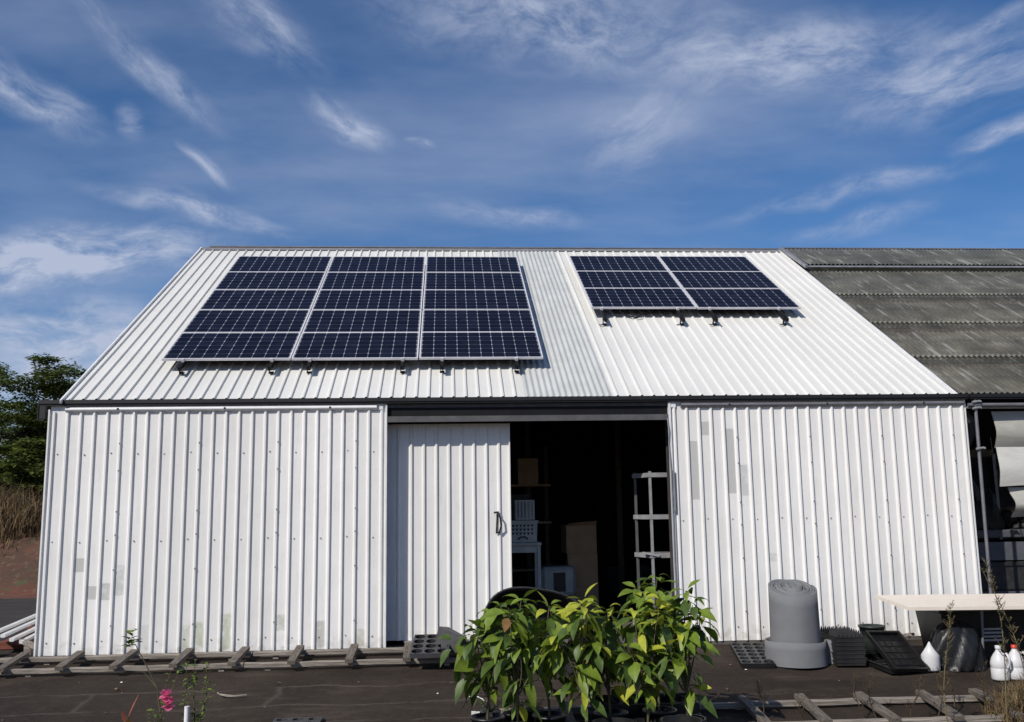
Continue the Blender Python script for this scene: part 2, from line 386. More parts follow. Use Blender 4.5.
# weed mat apron in front: real sheet with slight waviness
g = MB(); vs = []; nxx = 150; nyy = 80
for j in range(nyy+1):
    for i in range(nxx+1):
        x = -14+34*i/nxx; y = -13+13.6*j/nyy
        vs.append((x, y, GS(y)-.008+.010*math.sin(y*5.1+.3*math.sin(x*1.3))*(.5+.5*math.sin(x*.9+y))+.006*math.sin(x*3.3+y*2)))
g.add(vs, [(j*(nxx+1)+i, j*(nxx+1)+i+1, (j+1)*(nxx+1)+i+1, (j+1)*(nxx+1)+i) for j in range(nyy) for i in range(nxx)], 0, True)
tag(g.build('weed_mat_apron', M['mat']), kind='structure')
g = MB(); g.add([(-26,.55,G-.012),(.55,.55,G-.012),(.55,8.2,G-.012),(-26,9.4,G-.012)], [(0,1,2,3)]); tag(g.build('driveway', M['asphalt']), kind='structure')
g = MB(); g.box(.66, 11.5, .0, 11.7, -.2, -.02); tag(g.build('shed_floor', M['floor_in']), kind='structure')
g = MB(); g.add([(11.55,.55,G-.012),(26,.55,G-.012),(26,13,G-.012),(11.55,13,G-.012)], [(0,1,2,3)]); tag(g.build('greenhouse_ground', M['mat']), kind='structure')

# ------------------------------------------------------------------ shed
AL = R(30.905); CA, SA = math.cos(AL), math.sin(AL); EZ = 2.902; RL = 6.9
def rp(x, u, h=0): return (x, -.1+u*CA-h*SA, EZ+u*SA+h*CA)
RM = Matrix.Translation((0, -.1, EZ)) @ Matrix.Rotation(AL, 4, 'X')   # roof frame: local x, u, h
def prof_rib(x0, x1, p, h=.0235, l=.020, top=.017, r=.010, ph=0.0):
    out = [(x0, 0)]; x = x0+ph
    while x+l+top+r < x1:
        if x > x0: out.append((x, 0))
        else: out[0] = (x0, 0)
        out += [(x+l, h), (x+l+top, h), (x+l+top+r, 0)]; x += p
    out.append((x1, 0)); return out
def prof_sine(x0, x1, p, h=.016, n=8):
    k = int((x1-x0)/p*n); return [(x0+(x1-x0)*i/k, h*.5*(1+math.sin(2*math.pi*i/n))) for i in range(k+1)]
def sheet(mb, prof, fn, levels, mi=0, smooth=False, jit=0):
    vs = []; n = len(prof)
    for lv in levels:
        for (x, h) in prof: vs.append(fn(x, h, lv))
    mb.add(vs, [(j*n+i, j*n+i+1, (j+1)*n+i+1, (j+1)*n+i) for j in range(len(levels)-1) for i in range(n-1)], mi, smooth)
wallf = lambda Y: (lambda x, h, z: (x, Y-h, z))
shed = thing('shed', (0, 0, 0), 'long white corrugated steel shed with a steep white roof and an open doorway', 'shed')

RB = .1545
def wall_sheet(name, x0, x1, ph, z0, z1, Y, m, parent, rows, screw_ribs=2, sag=0):
    mb = MB(); lv = [z0, (z0+z1)/2, z1]
    ripple = lambda x, h, z: (x, Y-h+.0022*math.sin(z*2.3+x*3.1)+.0015*math.sin(x*9), z + (sag*(x-x0) if z == z0 else 0))
    sheet(mb, prof_rib(x0, x1, RB, ph=ph), ripple, [z0+(z1-z0)*i/10 for i in range(11)])
    # screw heads in the flats and, along the sheet laps, on the ribs
    k = 0; x = x0+ph
    while x < x1-.12:
        for z in rows:
            if k % screw_ribs == 0: mb.box(x+.078, x+.090, Y-.009, Y, z-.006+.01*math.sin(x*7), z+.006+.01*math.sin(x*7), 1)
        if k % 6 == 5:
            for z in (.32,.95,1.35,1.62,2.1,2.42): mb.box(x+.024, x+.036, Y-.030, Y-.020, z-.008, z+.008, 1)
        k += 1; x += RB
    return mb.build(name, [m, M['screw']], parent)
wall_sheet('sliding_panel', .42, 4.375, .02, 0.0, 2.80, 0, M['wall_l'], shed, (.14, 1.28, 2.3))
wall_sheet('sliding_panel', 7.892, 11.70, .018, -.02, 2.80, 0, M['wall_r'], shed, (.14, 1.42), 2)
# top strip of the panels behind the track
for xa, xb in ((.42, 4.375), (7.892, 11.70)):
    b = MB(); b.box(xa, xb, .001, .03, 2.80, 2.875); b.build('panel_head', M['trim'], shed)
# edge trims by the opening
b = MB(); b.box(4.376, 4.395, -.030, .035, .0, 2.865); b.box(4.30, 4.345, -.0245, -.001, 2.80, 2.865)
b.build('jamb_trim', M['trim'], shed)
b = MB(); b.box(7.862, 7.890, -.030, .030, -.02, 2.865); b.box(7.8925, 7.955, -.024, -.001, 2.80, 2.865); b.build('jamb_trim', M['trim'], shed)
b = MB(); pts = [(7.845,-.032,2.66),(7.855,-.045,2.5),(7.85,-.035,2.35),(7.862,-.045,2.0),(7.860,-.045,.9),(7.872,-.045,.1)]; b.tube(pts, .008, 6)
b.box(7.877, 7.90, -.054, -.031, 1.52, 2.02); b.build('lock_bar', M['galv'], shed)
b = MB(); b.box(.402, .419, -.028, .05, .0, 2.83); b.build('corner_trim', M['trim'], shed)
# track rail above each panel, rolled section
def track(x0, x1, m, bend=False):
    b = MB(); n = 8; pr = [(-.0235-.026*math.sin(math.pi*i/n), 2.796+.062*(i/n)) for i in range(n+1)]
    vs = []
    for x in (x0, x1):
        for (y, z) in pr: vs.append((x, y, z))
        vs.append((x, -.0, 2.858)); vs.append((x, -.0, 2.796))
    q = n+3
    b.add(vs, [(i, i+1, q+i+1, q+i) for i in range(n)]+[(n, n+1, q+n+1, q+n), (n+2, 0, q, q+n+2)], 0, True)
    b.add(vs[:q], [list(range(q))]); b.add(vs[q:], [list(range(q-1, -1, -1))])
    x = x0+.6
    while x < x1: b.box(x, x+.02, -.056, -.046, 2.82, 2.84, 1); x += 1.25
    return b.build('track_rail', [m, M['black_metal']], shed)
track(.60, 4.27, M['trim']); track(8.02, 11.66, M['grey_metal'])
# gutter: black channel
b = MB()
b.box(.30, 11.72, -.052, -.0, 2.872, 2.922); b.box(.30, 11.72, -.066, -.053, 2.895, 2.940)
b.build('gutter', M['black_metal'], shed)
b = MB(); b.box(.305, .375, -.05, .0, 2.72, 2.871); b.box(.29, .299, -.06, .1, 2.70, 2.925); b.build('gutter_end', M['black_metal'], shed)
# header over the opening
b = MB(); b.box(4.396, 7.86, .021, .035, 2.66, 2.82); b.build('added_gap_board', M['rail_black'], shed)  # black board added to block sun in the gap and read as shade
b = MB(); b.box(4.396, 7.858, -.022, .02, 2.645, 2.715); b.build('header_beam', M['shade_grey'], shed)
b = MB(); b.box(4.396, 7.858, .02, .05, 2.825, 2.868); b.build('header_rail', M['shade_grey'], shed)
# inner sliding door
door = MB()
sheet(door, prof_rib(4.30, 5.895, RB, ph=.043), lambda x, h, z: (x, .225-h+.003*math.sin(z*2+x*2), z), [.045+(2.60-.045)*i/8 for i in range(9)])
door.box(5.885, 5.90, .190, .240, .045, 2.64)
door.box(4.30, 5.885, .229, .242, .045, 2.64)
for x in (4.78, 5.09, 5.40, 5.71):
    for z in (.3, 1.42): door.box(x+.05, x+.062, .215, .226, z, z+.012, 1)
door = door.build('sliding_door', [M['wall_l'], M['screw']], shed)
b = MB(); b.box(4.6, 5.9, .14, .22, .028, .044); b.build('bottom_guide', M['galv'], door)
H = lambda x, y, z: (x, y+.19, z-.16)
b = MB(); b.tube([H(5.69,.0,1.70), H(5.75,-.01,1.705)], .012, 6); b.tube([H(5.73,.0,1.70), H(5.765,-.03,1.64), H(5.775,-.03,1.54), H(5.755,.0,1.46)], .011, 6); b.tube([H(5.735,.01,1.71), H(5.72,.01,1.45)], .011, 6); b.tube([H(5.71,.0,1.455), H(5.765,.0,1.46)], .010, 6)
b.build('handle', M['black_metal'], door)

# roof sheets
def roofsheet(name, prof, m, u0=.058, u1=RL, smooth=False, h0=0, parent=shed, lv=9):
    b = MB(); sheet(b, prof, lambda x, h, u: rp(x, u, h+h0+.002*math.sin(u*2.2+x*1.7)), [u0+(u1-u0)*i/lv for i in range(lv+1)], 0, smooth)
    return b.build(name, m, parent)
roofsheet('roof_sheet', prof_rib(.58, 6.09, .1515, ph=.05), M['roof_white'])
o = roofsheet('translucent_roof_strip', prof_sine(6.09, 7.17, .0775), M['fibre'], h0=.001, smooth=True); o['label'] = 'grey aged corrugated fibreglass strip'
roofsheet('roof_sheet', prof_rib(7.17, 11.555, .1515, ph=.03), M['roof_white'])
b = MB()
def backp(x, u, h=0): yr = -.1+RL*CA; zr = EZ+RL*SA; return (x, yr+u*CA+h*SA, zr-u*SA+h*CA)
sheet(b, prof_rib(.58, 11.555, .1515), lambda x, h, u: backp(x, u, h), [0, 3.4, 6.9]); b.build('back_roof_sheet', M['roof_white'], shed)
# ridge cap
b = MB(); n = 1
for (h, u) in ((.026, .15),):
    vs = [rp(.60, RL-u, h), rp(11.54, RL-u, h), rp(11.54, RL+.012, h+.004), rp(.60, RL+.012, h+.004), backp(11.54, u, h), backp(.60, u, h)]
    b.add(vs, [(0,1,2,3), (3,2,4,5)])
b.add([rp(.60, RL-.15, .026), rp(11.54, RL-.15, .026), rp(11.54, RL-.15, .016), rp(.60, RL-.15, .016)], [(3,2,1,0)])
b.bar(rp(.72, RL-.005, .045), rp(11.54, RL-.005, .04), .03, .018, 1)
b.build('ridge_cap', [M['galv'], M['grey_metal']], shed)
# rake trims
b = MB(); b.bar(rp(.566, .0, .012), rp(.566, RL, .012), .022, .04, 0, up=(0,-SA,CA)); b.build('rake_trim', M['trim'], shed)
b = MB(); b.bar(rp(11.572, .058, -.012), rp(11.572, RL, -.012), .03, .05, 0, up=(0,-SA,CA)); b.build('rake_trim', M['trim'], shed)
# gable and back walls, inside lining
YR = -.1+RL*CA; ZR = EZ+RL*SA; YB = YR+5.85
for X in (.60, 11.52):
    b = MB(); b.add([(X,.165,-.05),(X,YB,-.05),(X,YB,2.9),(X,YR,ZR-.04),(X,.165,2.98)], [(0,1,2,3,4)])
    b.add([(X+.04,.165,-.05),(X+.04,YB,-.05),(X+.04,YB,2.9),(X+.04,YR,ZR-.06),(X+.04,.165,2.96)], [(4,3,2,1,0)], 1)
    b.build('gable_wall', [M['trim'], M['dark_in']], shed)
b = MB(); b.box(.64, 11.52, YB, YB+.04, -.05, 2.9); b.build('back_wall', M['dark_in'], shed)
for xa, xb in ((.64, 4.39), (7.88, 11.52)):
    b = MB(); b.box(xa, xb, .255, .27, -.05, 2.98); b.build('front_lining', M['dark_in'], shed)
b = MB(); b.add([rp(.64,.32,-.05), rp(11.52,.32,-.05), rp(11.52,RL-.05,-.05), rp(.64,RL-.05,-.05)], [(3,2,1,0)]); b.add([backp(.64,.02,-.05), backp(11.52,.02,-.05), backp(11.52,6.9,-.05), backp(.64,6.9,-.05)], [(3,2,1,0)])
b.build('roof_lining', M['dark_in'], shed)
for X in (4.9, 6.4, 7.9):
    b = MB(); b.box(X, X+.09, 4.0, 4.09, -.02, 5.0); b.build('post', M['bark'], shed)

# ------------------------------------------------------------------ solar panels
PW, PH = 1.618, .957; GX, GU = .016, .010; PT = .18
def make_panel():
    r = thing('solar_panel', (0,0,0), 'x', 'solar panel')
    f = MB(); w_ = .017; hh = .030
    f.box(0, PW, 0, w_, -hh, 0); f.box(0, PW, PH-w_, PH, -hh, 0); f.box(0, w_, w_, PH-w_, -hh, 0); f.box(PW-w_, PW, w_, PH-w_, -hh, 0)
    f.build('frame', M['alu'], r)
    c = MB(); c.box(w_+.0005, PW-w_-.0005, w_+.0005, PH-w_-.0005, -.012, -.003); c.build('cell_sheet', M['cells'], r)
    b_ = MB(); b_.box(PW/2-.06, PW/2+.06, PH-.20, PH-.10, -.034, -.0125); b_.build('junction_box', M['black_plastic'], r)
    return r
rowL = ['bottom row', 'second row up', 'middle row', 'second row from the top', 'top row']
first = None
def place_panel(x, u, label, group, jit):
    global first
    if first is None: first = make_panel(); o = first
    else: o = copy_tree(first)
    o.matrix_world = RM @ Matrix.Translation((x, u, PT+jit))
    o['label'] = label; o['group'] = group
XL, UL = 1.495, .935
for c in range(3):
    for r_ in range(5):
        place_panel(XL+c*(PW+GX)+.002*math.sin(r_*3), UL+r_*(PH+GU)-.006*(c == 1), 'solar panel in the %s, %s column of the large left array' % (rowL[r_], ('left', 'middle', 'right')[c]), 'panels of the large left solar array', .002*math.sin(c*7+r_*3))
XR_, UR = 7.315, 2.965
for c in range(2):
    for r_ in range(3):
        place_panel(XR_+c*(PW+GX), UR+r_*(PH+GU)-.012*c, 'solar panel in the %s row, %s column of the small right array' % (('bottom', 'middle', 'top')[r_], ('left', 'right')[c]), 'panels of the small right solar array', .002*math.sin(c*5+r_*2+1))
def rail(x, u0, u1, label, foot=True):
    r = thing('mounting_rail', rp(x, u0, 0), label, 'mounting rail', 'rails under the solar panels'); r.matrix_world = RM @ Matrix.Translation((x, u0, 0)); L = u1-u0
    b = MB(); b.box(-.02, .02, 0, L, .092, .142); b.build('rail', M['rail_black'], r)
    for k, uu in enumerate([.09+i*(L-.2)/3 for i in range(4)]):
        b = MB(); b.box(-.03, .03, uu-.03, uu+.03, .0225, .030); b.box(-.028, -.021, uu-.025, uu+.025, .030, .125); b.tube([(-.04, uu, .108), (.035, uu, .108)], .008, 6)
        if foot: b.box(-.085, -.03, uu-.035, uu-.028, .024, .032); b.tube([(-.085, uu-.02, .03), (-.06, uu-.05, .028), (-.03, uu-.02, .03)], .007, 5)
        b.build('foot', M['rail_black'], r)
    b = MB(); b.box(-.018, .018, (UL if u0 < 2 else UR)-u0-.030, (UL if u0 < 2 else UR)-u0+.004, .1425, PT+.004); b.build('end_clamp', M['alu'], r)
names = ['leftmost', 'second', 'third', 'fourth', 'fifth', 'rightmost']
for i, x in enumerate((1.76, 2.88, 3.36, 4.55, 5.06, 6.03)): rail(x, UL-.20, UL+4.85, 'black rail end poking out below the large left array, %s of six' % names[i], False)
for i, x in enumerate((7.47, 8.64, 9.14, 10.22)): rail(x, UR-.42, UR+2.88, 'black rail with bent foot below the small right array, %s of four' % ['leftmost', 'second', 'third', 'rightmost'][i])
b = MB(); pts = []
for i in range(15): a = i/14; pts.append(rp(7.86+a*.26, UR+.02-.10*math.sin(a*math.pi), .05+.015*math.sin(a*9)))
b.tube(pts, .012, 6); tag(b.build('cable_loop', M['black_plastic']), 'black cable loop sagging below the small right solar array', 'cable')

# ------------------------------------------------------------------ greenhouse on the right
gh = thing('greenhouse', (11.58, 0, 0), 'open greenhouse with dirty clear corrugated roof joined to the right of the shed', 'greenhouse')
def ghb(mb, name, m): o = mb.build(name, m); o.parent = gh; o.matrix_parent_inverse = Matrix.Translation((-11.58, 0, 0)); return o
XE = 25.
def ghsheet(name, x0, x1, u0, u1, ha, hb, mobj='poly'):
    b = MB(); sheet(b, prof_sine(x0, x1, .0775, .026, 6), lambda x, h, u: rp(x, u, h+ha+(hb-ha)*(u-u0)/(u1-u0)), [u0, (u0+u1)/2, u1], 0, True); return b
laps = [.058, 1.3, 2.7, 4.1, 5.72]
b = MB()
for i in range(4):
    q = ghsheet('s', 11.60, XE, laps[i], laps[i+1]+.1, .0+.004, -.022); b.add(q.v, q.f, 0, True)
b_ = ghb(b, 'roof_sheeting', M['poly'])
b_.matrix_parent_inverse = Matrix.Translation((-11.58, 0, 0))
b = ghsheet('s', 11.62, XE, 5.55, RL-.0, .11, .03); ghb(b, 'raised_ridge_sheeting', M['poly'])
b = MB(); b.bar(rp(11.60, 5.53, .085), rp(XE, 5.53, .085), .03, .03); ghb(b, 'vent_edge', M['galv'])
b = MB(); b.bar(rp(11.60, 5.50, .09), rp(11.60, RL+.02, .045), .055, .05, 0, up=(0,-SA,CA)); ghb(b, 'vent_side_trim', M['galv'])
b = MB(); b.bar(rp(11.58, RL, .05), rp(XE, RL, .05), .07, .02); ghb(b, 'ridge_cap', M['grey_metal'])
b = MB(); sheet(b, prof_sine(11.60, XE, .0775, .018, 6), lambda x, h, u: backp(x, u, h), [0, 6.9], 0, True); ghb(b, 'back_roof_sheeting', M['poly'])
for u in (.5, 1.12, 1.8, 2.50, 3.3, 3.88, 4.8, 5.5, 6.5):
    b = MB(); wv_ = .26 if u in (1.12, 2.50, 3.88) else .07
    b.bar(rp(11.60, u, -.075), rp(XE, u, -.075), wv_, .06); ghb(b, 'purlin', M['wood2'])
for x in (13.9, 16.4, 19., 22., 24.9):
    b = MB(); b.bar(rp(x, 0, -.16), rp(x, RL, -.16), .06, .1); b.bar(backp(x, 0, -.16), backp(x, 6.9, -.16), .06, .1); ghb(b, 'rafter', M['wood2'])
    for y in (.05, 5.8, 11.6):
        b = MB(); b.box(x-.04, x+.04, y, y+.08, -.06, 2.75 if y != 5.8 else 6.2); ghb(b, 'post', M['galv'])
b = MB(); b.box(11.74, XE, -.052, .0, 2.872, 2.922); b.box(11.74, XE, -.066, -.053, 2.895, 2.940); ghb(b, 'gutter', M['black_metal'])
b = MB(); b.tube([(11.72,-.03,2.80), (XE,-.03,2.80)], .024, 8); ghb(b, 'eave_pipe', M['grey_metal'])
b = MB(); b.tube([(11.70,.02,2.77), (XE,.02,2.745)], .016, 8); ghb(b, 'lower_pipe', M['galv'])
b = MB(); b.tube([(11.815,-.03,2.86), (11.80,-.03,1.4), (11.79,-.03,-.05)], .021, 10); ghb(b, 'corner_post', M['grey_metal'])
for z in (2.83, 2.75, 2.24):
    b = MB(); b.tube([(11.76,-.06,z), (11.86,-.06,z+.015)], .016, 8); b.tube([(11.86,-.08,z+.01),(11.86,-.03,z+.01)], .014, 6); ghb(b, 'pipe_clamp', M['galv'])
b = MB(); b.box(11.62, XE, 11.70, 11.73, -.05, 2.95); ghb(b, 'added_dark_wall', M['dark_in'])  # dark wall added to darken the bay and hide the bright sky
b = MB(); b.box(XE-.03, XE, .2, 11.69, -.05, 2.9); ghb(b, 'added_dark_wall', M['dark_in'])  # far end of the added dark wall
b = MB(); b.add([backp(11.62, 0, -.14), backp(XE-.05, 0, -.14), backp(XE-.05, 6.75, -.14), backp(11.62, 6.75, -.14)], [(3,2,1,0)]); ghb(b, 'added_dark_lining', M['dark_in'])  # dark sheet added to hide the sunlit back roof from below
# rolled side curtain
cur = thing('rolled_curtain', (12.2, .3, 1.4), 'weathered beige plastic side curtain hanging in folds under the greenhouse eave', 'curtain')
def cloth(x0, x1, z0, z1, Y, m, name, amp=.03, slant=0, parent=None, bulge=.06, base=(0,0,0)):
    mb = MB(); n1, n2 = 40, 14; vs = []
    for back in (0, 1):
        for j in range(n2+1):
            for i in range(n1+1):
                a, c = i/n1, j/n2; x = x0+(x1-x0)*a
                z = z0+(z1-z0)*c + slant*a*(1-c)+.015*math.sin(a*11+c)*(1-c)
                y = Y-bulge*math.sin(math.pi*c)-amp*math.sin(a*9+c*3)*math.sin(c*5+a*2)+back*.012
                vs.append((x-base[0], y-base[1], z-base[2]))
    k = (n1+1)*(n2+1); fs = []
    for j in range(n2):
        for i in range(n1):
            q = j*(n1+1)+i; fs += [(q, q+1, q+n1+2, q+n1+1), (k+q, k+q+n1+1, k+q+n1+2, k+q+1)]
    mb.add(vs, fs, 0, True); return mb.build(name, m, parent)
B0 = (12.2, .3, 1.4)
cloth(12.13, 15.5, 2.26, 2.73, .15, M['tarp'], 'upper_fold', .02, parent=cur, base=B0)
cloth(12.14, 15.5, 1.77, 2.27, .13, M['tarp_w'], 'middle_fold', .012, parent=cur, bulge=.03, base=B0)
cloth(12.30, 15.5, 1.38, 1.76, .22, M['tarp'], 'lower_fold', .05, slant=-.05, parent=cur, bulge=.1, base=B0)
b = MB(); pts = [(-.35+.1*math.sin(i*.9), .05, 1.36-.13*i) for i in range(10)]
b.tube(pts, [.05,.075,.08,.06,.05,.045,.05,.06,.05,.03], 8); b.build('gathered_edge', M['dusty_black'], cur)
b = MB(); b.tube([(-.10,-.12,1.0),(-.07,-.10,.7),(-.02,-.12,.40),(.15,-.06,.37)], .006, 5); b.build('tie_cord', M['black_plastic'], cur)
# dark bulky things standing in the bay
def lump(name, cx, cy, cz, rx, ry, rz, m, label, cat, seed=0, flat=0, group=None):
    mb = MB(); rd = random.Random(seed); n, k = 60, 30; vs = []
    for j in range(k+1):
        th = math.pi*j/k
        for i in range(n):
            ph = 2*math.pi*i/n; q = 1+.09*math.sin(3*ph+seed+th)+.07*math.sin(5*ph+th*5+seed)+.05*abs(math.sin(9*ph-th*5))+.04*math.sin(13*ph+th*9)
            zz = math.cos(th); sx = math.sin(th)**.6
            vs.append((rx*q*sx*math.cos(ph), ry*q*sx*math.sin(ph), rz*zz*(1 if zz > 0 else flat)))
    mb.add(vs, [(j*n+i, (j+1)*n+i, (j+1)*n+(i+1) % n, j*n+(i+1) % n) for j in range(k) for i in range(n)], 0, True)
    o = mb.build(name, m); o.location = (cx, cy, cz); return tag(o, label, cat, group)
lump('shade_cloth_bundle', 12.45, 1.4, 1.22, .35, .3, .62, M['dusty_black'], 'tall dark bundle of shade cloth on the grey bench behind the post', 'cloth bundle', 2, .1)
lump('shade_cloth_bundle', 13.3, 1.5, 1.22, .38, .3, .30, M['dusty_black'], 'low dark bundle of shade cloth on the grey bench at the right edge', 'cloth bundle', 5, .1)
bn = thing('potting_bench', (13.6, 1.3, -.06), 'dark grey potting bench in the shade of the greenhouse bay', 'bench')
b = MB(); b.box(-1.6, 2.2, -.4, .5, 1.16, 1.26, 0, bev=.01); b.build('top', M['grey_in'], bn)
b = MB(); b.box(-1.6, 2.2, -.37, .45, .86, 1.10); b.build('fascia', M['grey_in'], bn)
b = MB(); b.box(-1.5, 2.1, -.38, .4, .40, .46); b.build('shelf', M['grey_in'], bn)
for x in (-1.55, .3, 2.1):
    for y in (-.36, .4):
        b = MB(); b.box(x, x+.06, y, y+.06, 0, 1.16); b.build('leg', M['grey_in'], bn)
o = MB(); o.box(-.35, .35, -.2, .2, 0, .38, bev=.02); o.box(-.37, .37, -.22, .22, .33, .37); o = o.build('storage_bin', M['dusty_black'], None, (12.55, 1.1, .40)); tag(o, 'dark plastic bin on the low shelf of the potting bench', 'bin')

# ------------------------------------------------------------------ inside the shed
tb = thing('side_table', (6.13, 2.25, .08), 'pale plastic table inside the doorway carrying the basket', 'table')
b = MB(); b.box(-.4, .32, -.25, .3, .98, 1.02, bev=.008); b.build('tabletop', M['basket'], tb)
for x in (-.36, .26):
    for y in (-.22, .24):
        b = MB(); b.box(x, x+.045, y, y+.045, -.10, .98); b.build('leg', M['basket'], tb)
b = MB(); b.box(-.36, .28, -.2, -.18, .88, .978); b.build('apron', M['basket'], tb)
b = MB(); b.box(-.36, .28, -.2, .26, .35, .37); b.build('lower_shelf', M['basket'], tb)
# basket with triangular holes
bs = thing('laundry_basket', (6.19, 2.22, 1.105), 'white plastic basket with triangular holes on the pale table', 'basket')
b = MB()
W_, H_ = .42, .30
nxh, nzh = 6, 3; cw, ch = .054, .058; x0h = -.165
def hole_panel(y, mb):
    # front built from strips, leaving real triangular openings
    zt = .255; xl_, xr_ = -W_/2, W_/2
    mb.add([(xl_*.93,y,0),(xr_*.93,y,0),(xr_*.95,y,.09),(xl_*.95,y,.09)], [(0,1,2,3)])
    mb.add([(xl_,y,zt),(xr_,y,zt),(xr_,y,H_),(xl_,y,H_)], [(0,1,2,3)])
    mb.add([(xl_*.95,y,.09),(x0h,y,.09),(x0h,y,zt),(xl_,y,zt)], [(0,1,2,3)])
    xe = x0h+nxh*cw; mb.add([(xe,y,.09),(xr_*.95,y,.09),(xr_,y,zt),(xe,y,zt)], [(0,1,2,3)])
    c2_ = (zt-.09)/nzh
    for i in range(nxh):
        for j in range(nzh):
            X, Z = x0h+i*cw, .09+j*c2_
            o4 = [(X,y,Z),(X+cw,y,Z),(X+cw,y,Z+c2_),(X,y,Z+c2_)]; m_ = .10
            tr = [(X+cw*.5,y,Z+c2_*.12),(X+cw*(1-m_),y,Z+c2_*.86),(X+cw*m_,y,Z+c2_*.86)]
            mb.add(o4+tr, [(0,1,4),(1,5,4),(1,2,5),(2,3,6,5),(3,0,6),(0,4,6)])
hole_panel(-.15, b); b.box(-.20, -.195, -.149, .15, 0, H_); b.box(.195, .20, -.149, .15, 0, H_); b.box(-.2, .2, .145, .15, 0, H_); b.box(-.195, .195, -.14, .14, 0, .01)
b.box(-.225, .225, -.17, -.151, H_-.02, H_+.005); b.build('body', M['basket'], bs)
b = MB(); b.box(-.17, .17, -.14, .13, .012, .25); b.build('hole_shade_block', M['dark_in'], bs)  # dark block added inside, stands in for shade behind the holes
b = MB(); b.tube([(-.07,-.17,.045),(-.03,-.185,.075),(.03,-.185,.075),(.07,-.17,.045)], .009, 6); b.build('handle', M['dusty_black'], bs)
sl_ = thing('slatted_crate', (6.22, 2.2, 1.42), 'small slatted plastic crate standing on top of the white basket', 'crate')
b = MB()
for i in range(6): b.box(-.13+i*.05, -.105+i*.05, -.12, -.105, 0, .27)
b.box(-.135, .14, -.122, -.103, .0, .03); b.box(-.135, .14, -.122, -.103, .255, .28); b.box(-.13, .135, .1, .115, 0, .27); b.box(-.13, .135, -.1, .1, 0, .012); b.build('slats', M['basket'], sl_)
# pet carrier
pc = thing('box_carrier', (6.78, 3.05, -.02), 'pale plastic carrier box with a dark grille on the shed floor', 'carrier')
b = MB(); b.box(-.26, .26, -.2, .3, .30, .72, bev=.05); b.build('shell', M['basket'], pc)
b = MB(); b.box(-.08, .10, -.215, -.201, .36, .64); b.build('grille', M['black_plastic'], pc)
b = MB(); b.box(-.26, .26, -.25, .3, 0, .29, bev=.02)
for i in range(8): b.box(-.22+i*.058, -.195+i*.058, -.262, -.2505, .20, .26)
b.build('base', M['basket'], pc)
# cardboard boxes
for i, (x, y, z, w_, d_, h_, rz, lb) in enumerate(((7.2, 3.35, -.02, .44, .4, .40, 2, 'cardboard box at the foot of the stack inside the shed'), (7.2, 3.35, .382, .46, .4, .50, -3, 'middle cardboard box of the stack inside the shed'), (7.16, 3.33, .884, .48, .4, .42, 5, 'open topped cardboard box, topmost of the stack inside the shed'))):
    r_ = thing('cardboard_box', (x, y, z), lb, 'box', 'cardboard boxes stacked in the shed', R(rz))
    b = MB(); b.box(-w_/2, w_/2, -d_/2, d_/2, 0, h_, bev=.006); b.build('carton', M['cardboard'], r_)
    b = MB()
    if i < 2: b.box(-.03, .03, -d_/2-.003, -d_/2-.001, 0, h_)
    else:
        b.add([(-w_/2,-d_/2,h_),(w_/2,-d_/2,h_),(w_/2-.02,-d_/2-.12,h_+.07),(-w_/2+.02,-d_/2-.12,h_+.04)], [(0,1,2,3),(3,2,1,0)])
    b.build('flap' if i == 2 else 'tape', M['cardboard'], r_)
# shelving unit on the right of the opening
sh = thing('shelving_unit', (7.56, .42, -.02), 'pale metal shelving unit just inside the right of the doorway', 'shelves')
for x, y in ((.12, .0), (.66, .0), (.0, .36), (.66, .36)):
    q = MB(); q.box(x, x+.032, y, y+.03, 0, 2.05); q.build('upright', M['shelf_grey'] if y == 0 else M['shade_grey'], sh)  # rear uprights darker: their shade is put into the colour
for k, z in enumerate((.52, 1.02, 1.50, 2.03)):
    q = MB(); q.add([(.11,-.006,z-.055),(.70,-.006,z-.055),(.70,.392,z-.055),(-.02,.392,z-.055),(.11,-.006,z),(.70,-.006,z),(.70,.392,z),(-.02,.392,z)], [(0,3,2,1),(4,5,6,7),(0,1,5,4),(1,2,6,5),(2,3,7,6),(3,0,4,7)])
    if k < 2: q.bar((.02,.05,z+.012), (.22,-.02,z-.03), .07, .02)
    q.build('shelf', M['shelf_grey'], sh)
sr = thing('storage_rack', (6.2, 3.9, -.02), 'dim timber storage rack behind the basket inside the shed', 'shelves')
for x in (-.7, .5):
    q = MB(); q.box(x, x+.06, 0, .06, 0, 2.6); q.build('upright', M['bark'], sr)
for z in (.6, 1.35, 1.95):
    q = MB(); q.box(-.75, .6, -.05, .5, z, z+.03); q.build('shelf', M['cardboard'], sr)
for i, (x, z, w_, h_, m_) in enumerate(((5.75,1.362,.42,.36,'cardboard'),(6.25,1.362,.36,.44,'grey_in'),(5.85,1.962,.5,.30,'grey_in'),(6.42,1.962,.34,.42,'cardboard'))):
    q = MB(); q.box(-w_/2, w_/2, -.15, .2, 0, h_, bev=.008); q.box(-.03, .03, -.153, -.1505, 0, h_, 0); q = q.build('carton', M[m_], None, (x, 4.0, z)); q.rotation_euler = (0, 0, R(7*math.sin(i*2.3)))
    tag(q, ['brown carton on the middle shelf of the storage rack', 'grey carton on the middle shelf of the storage rack', 'grey carton on the top shelf of the storage rack', 'brown carton on the top shelf of the storage rack'][i], 'box')
rd = random.Random(3)
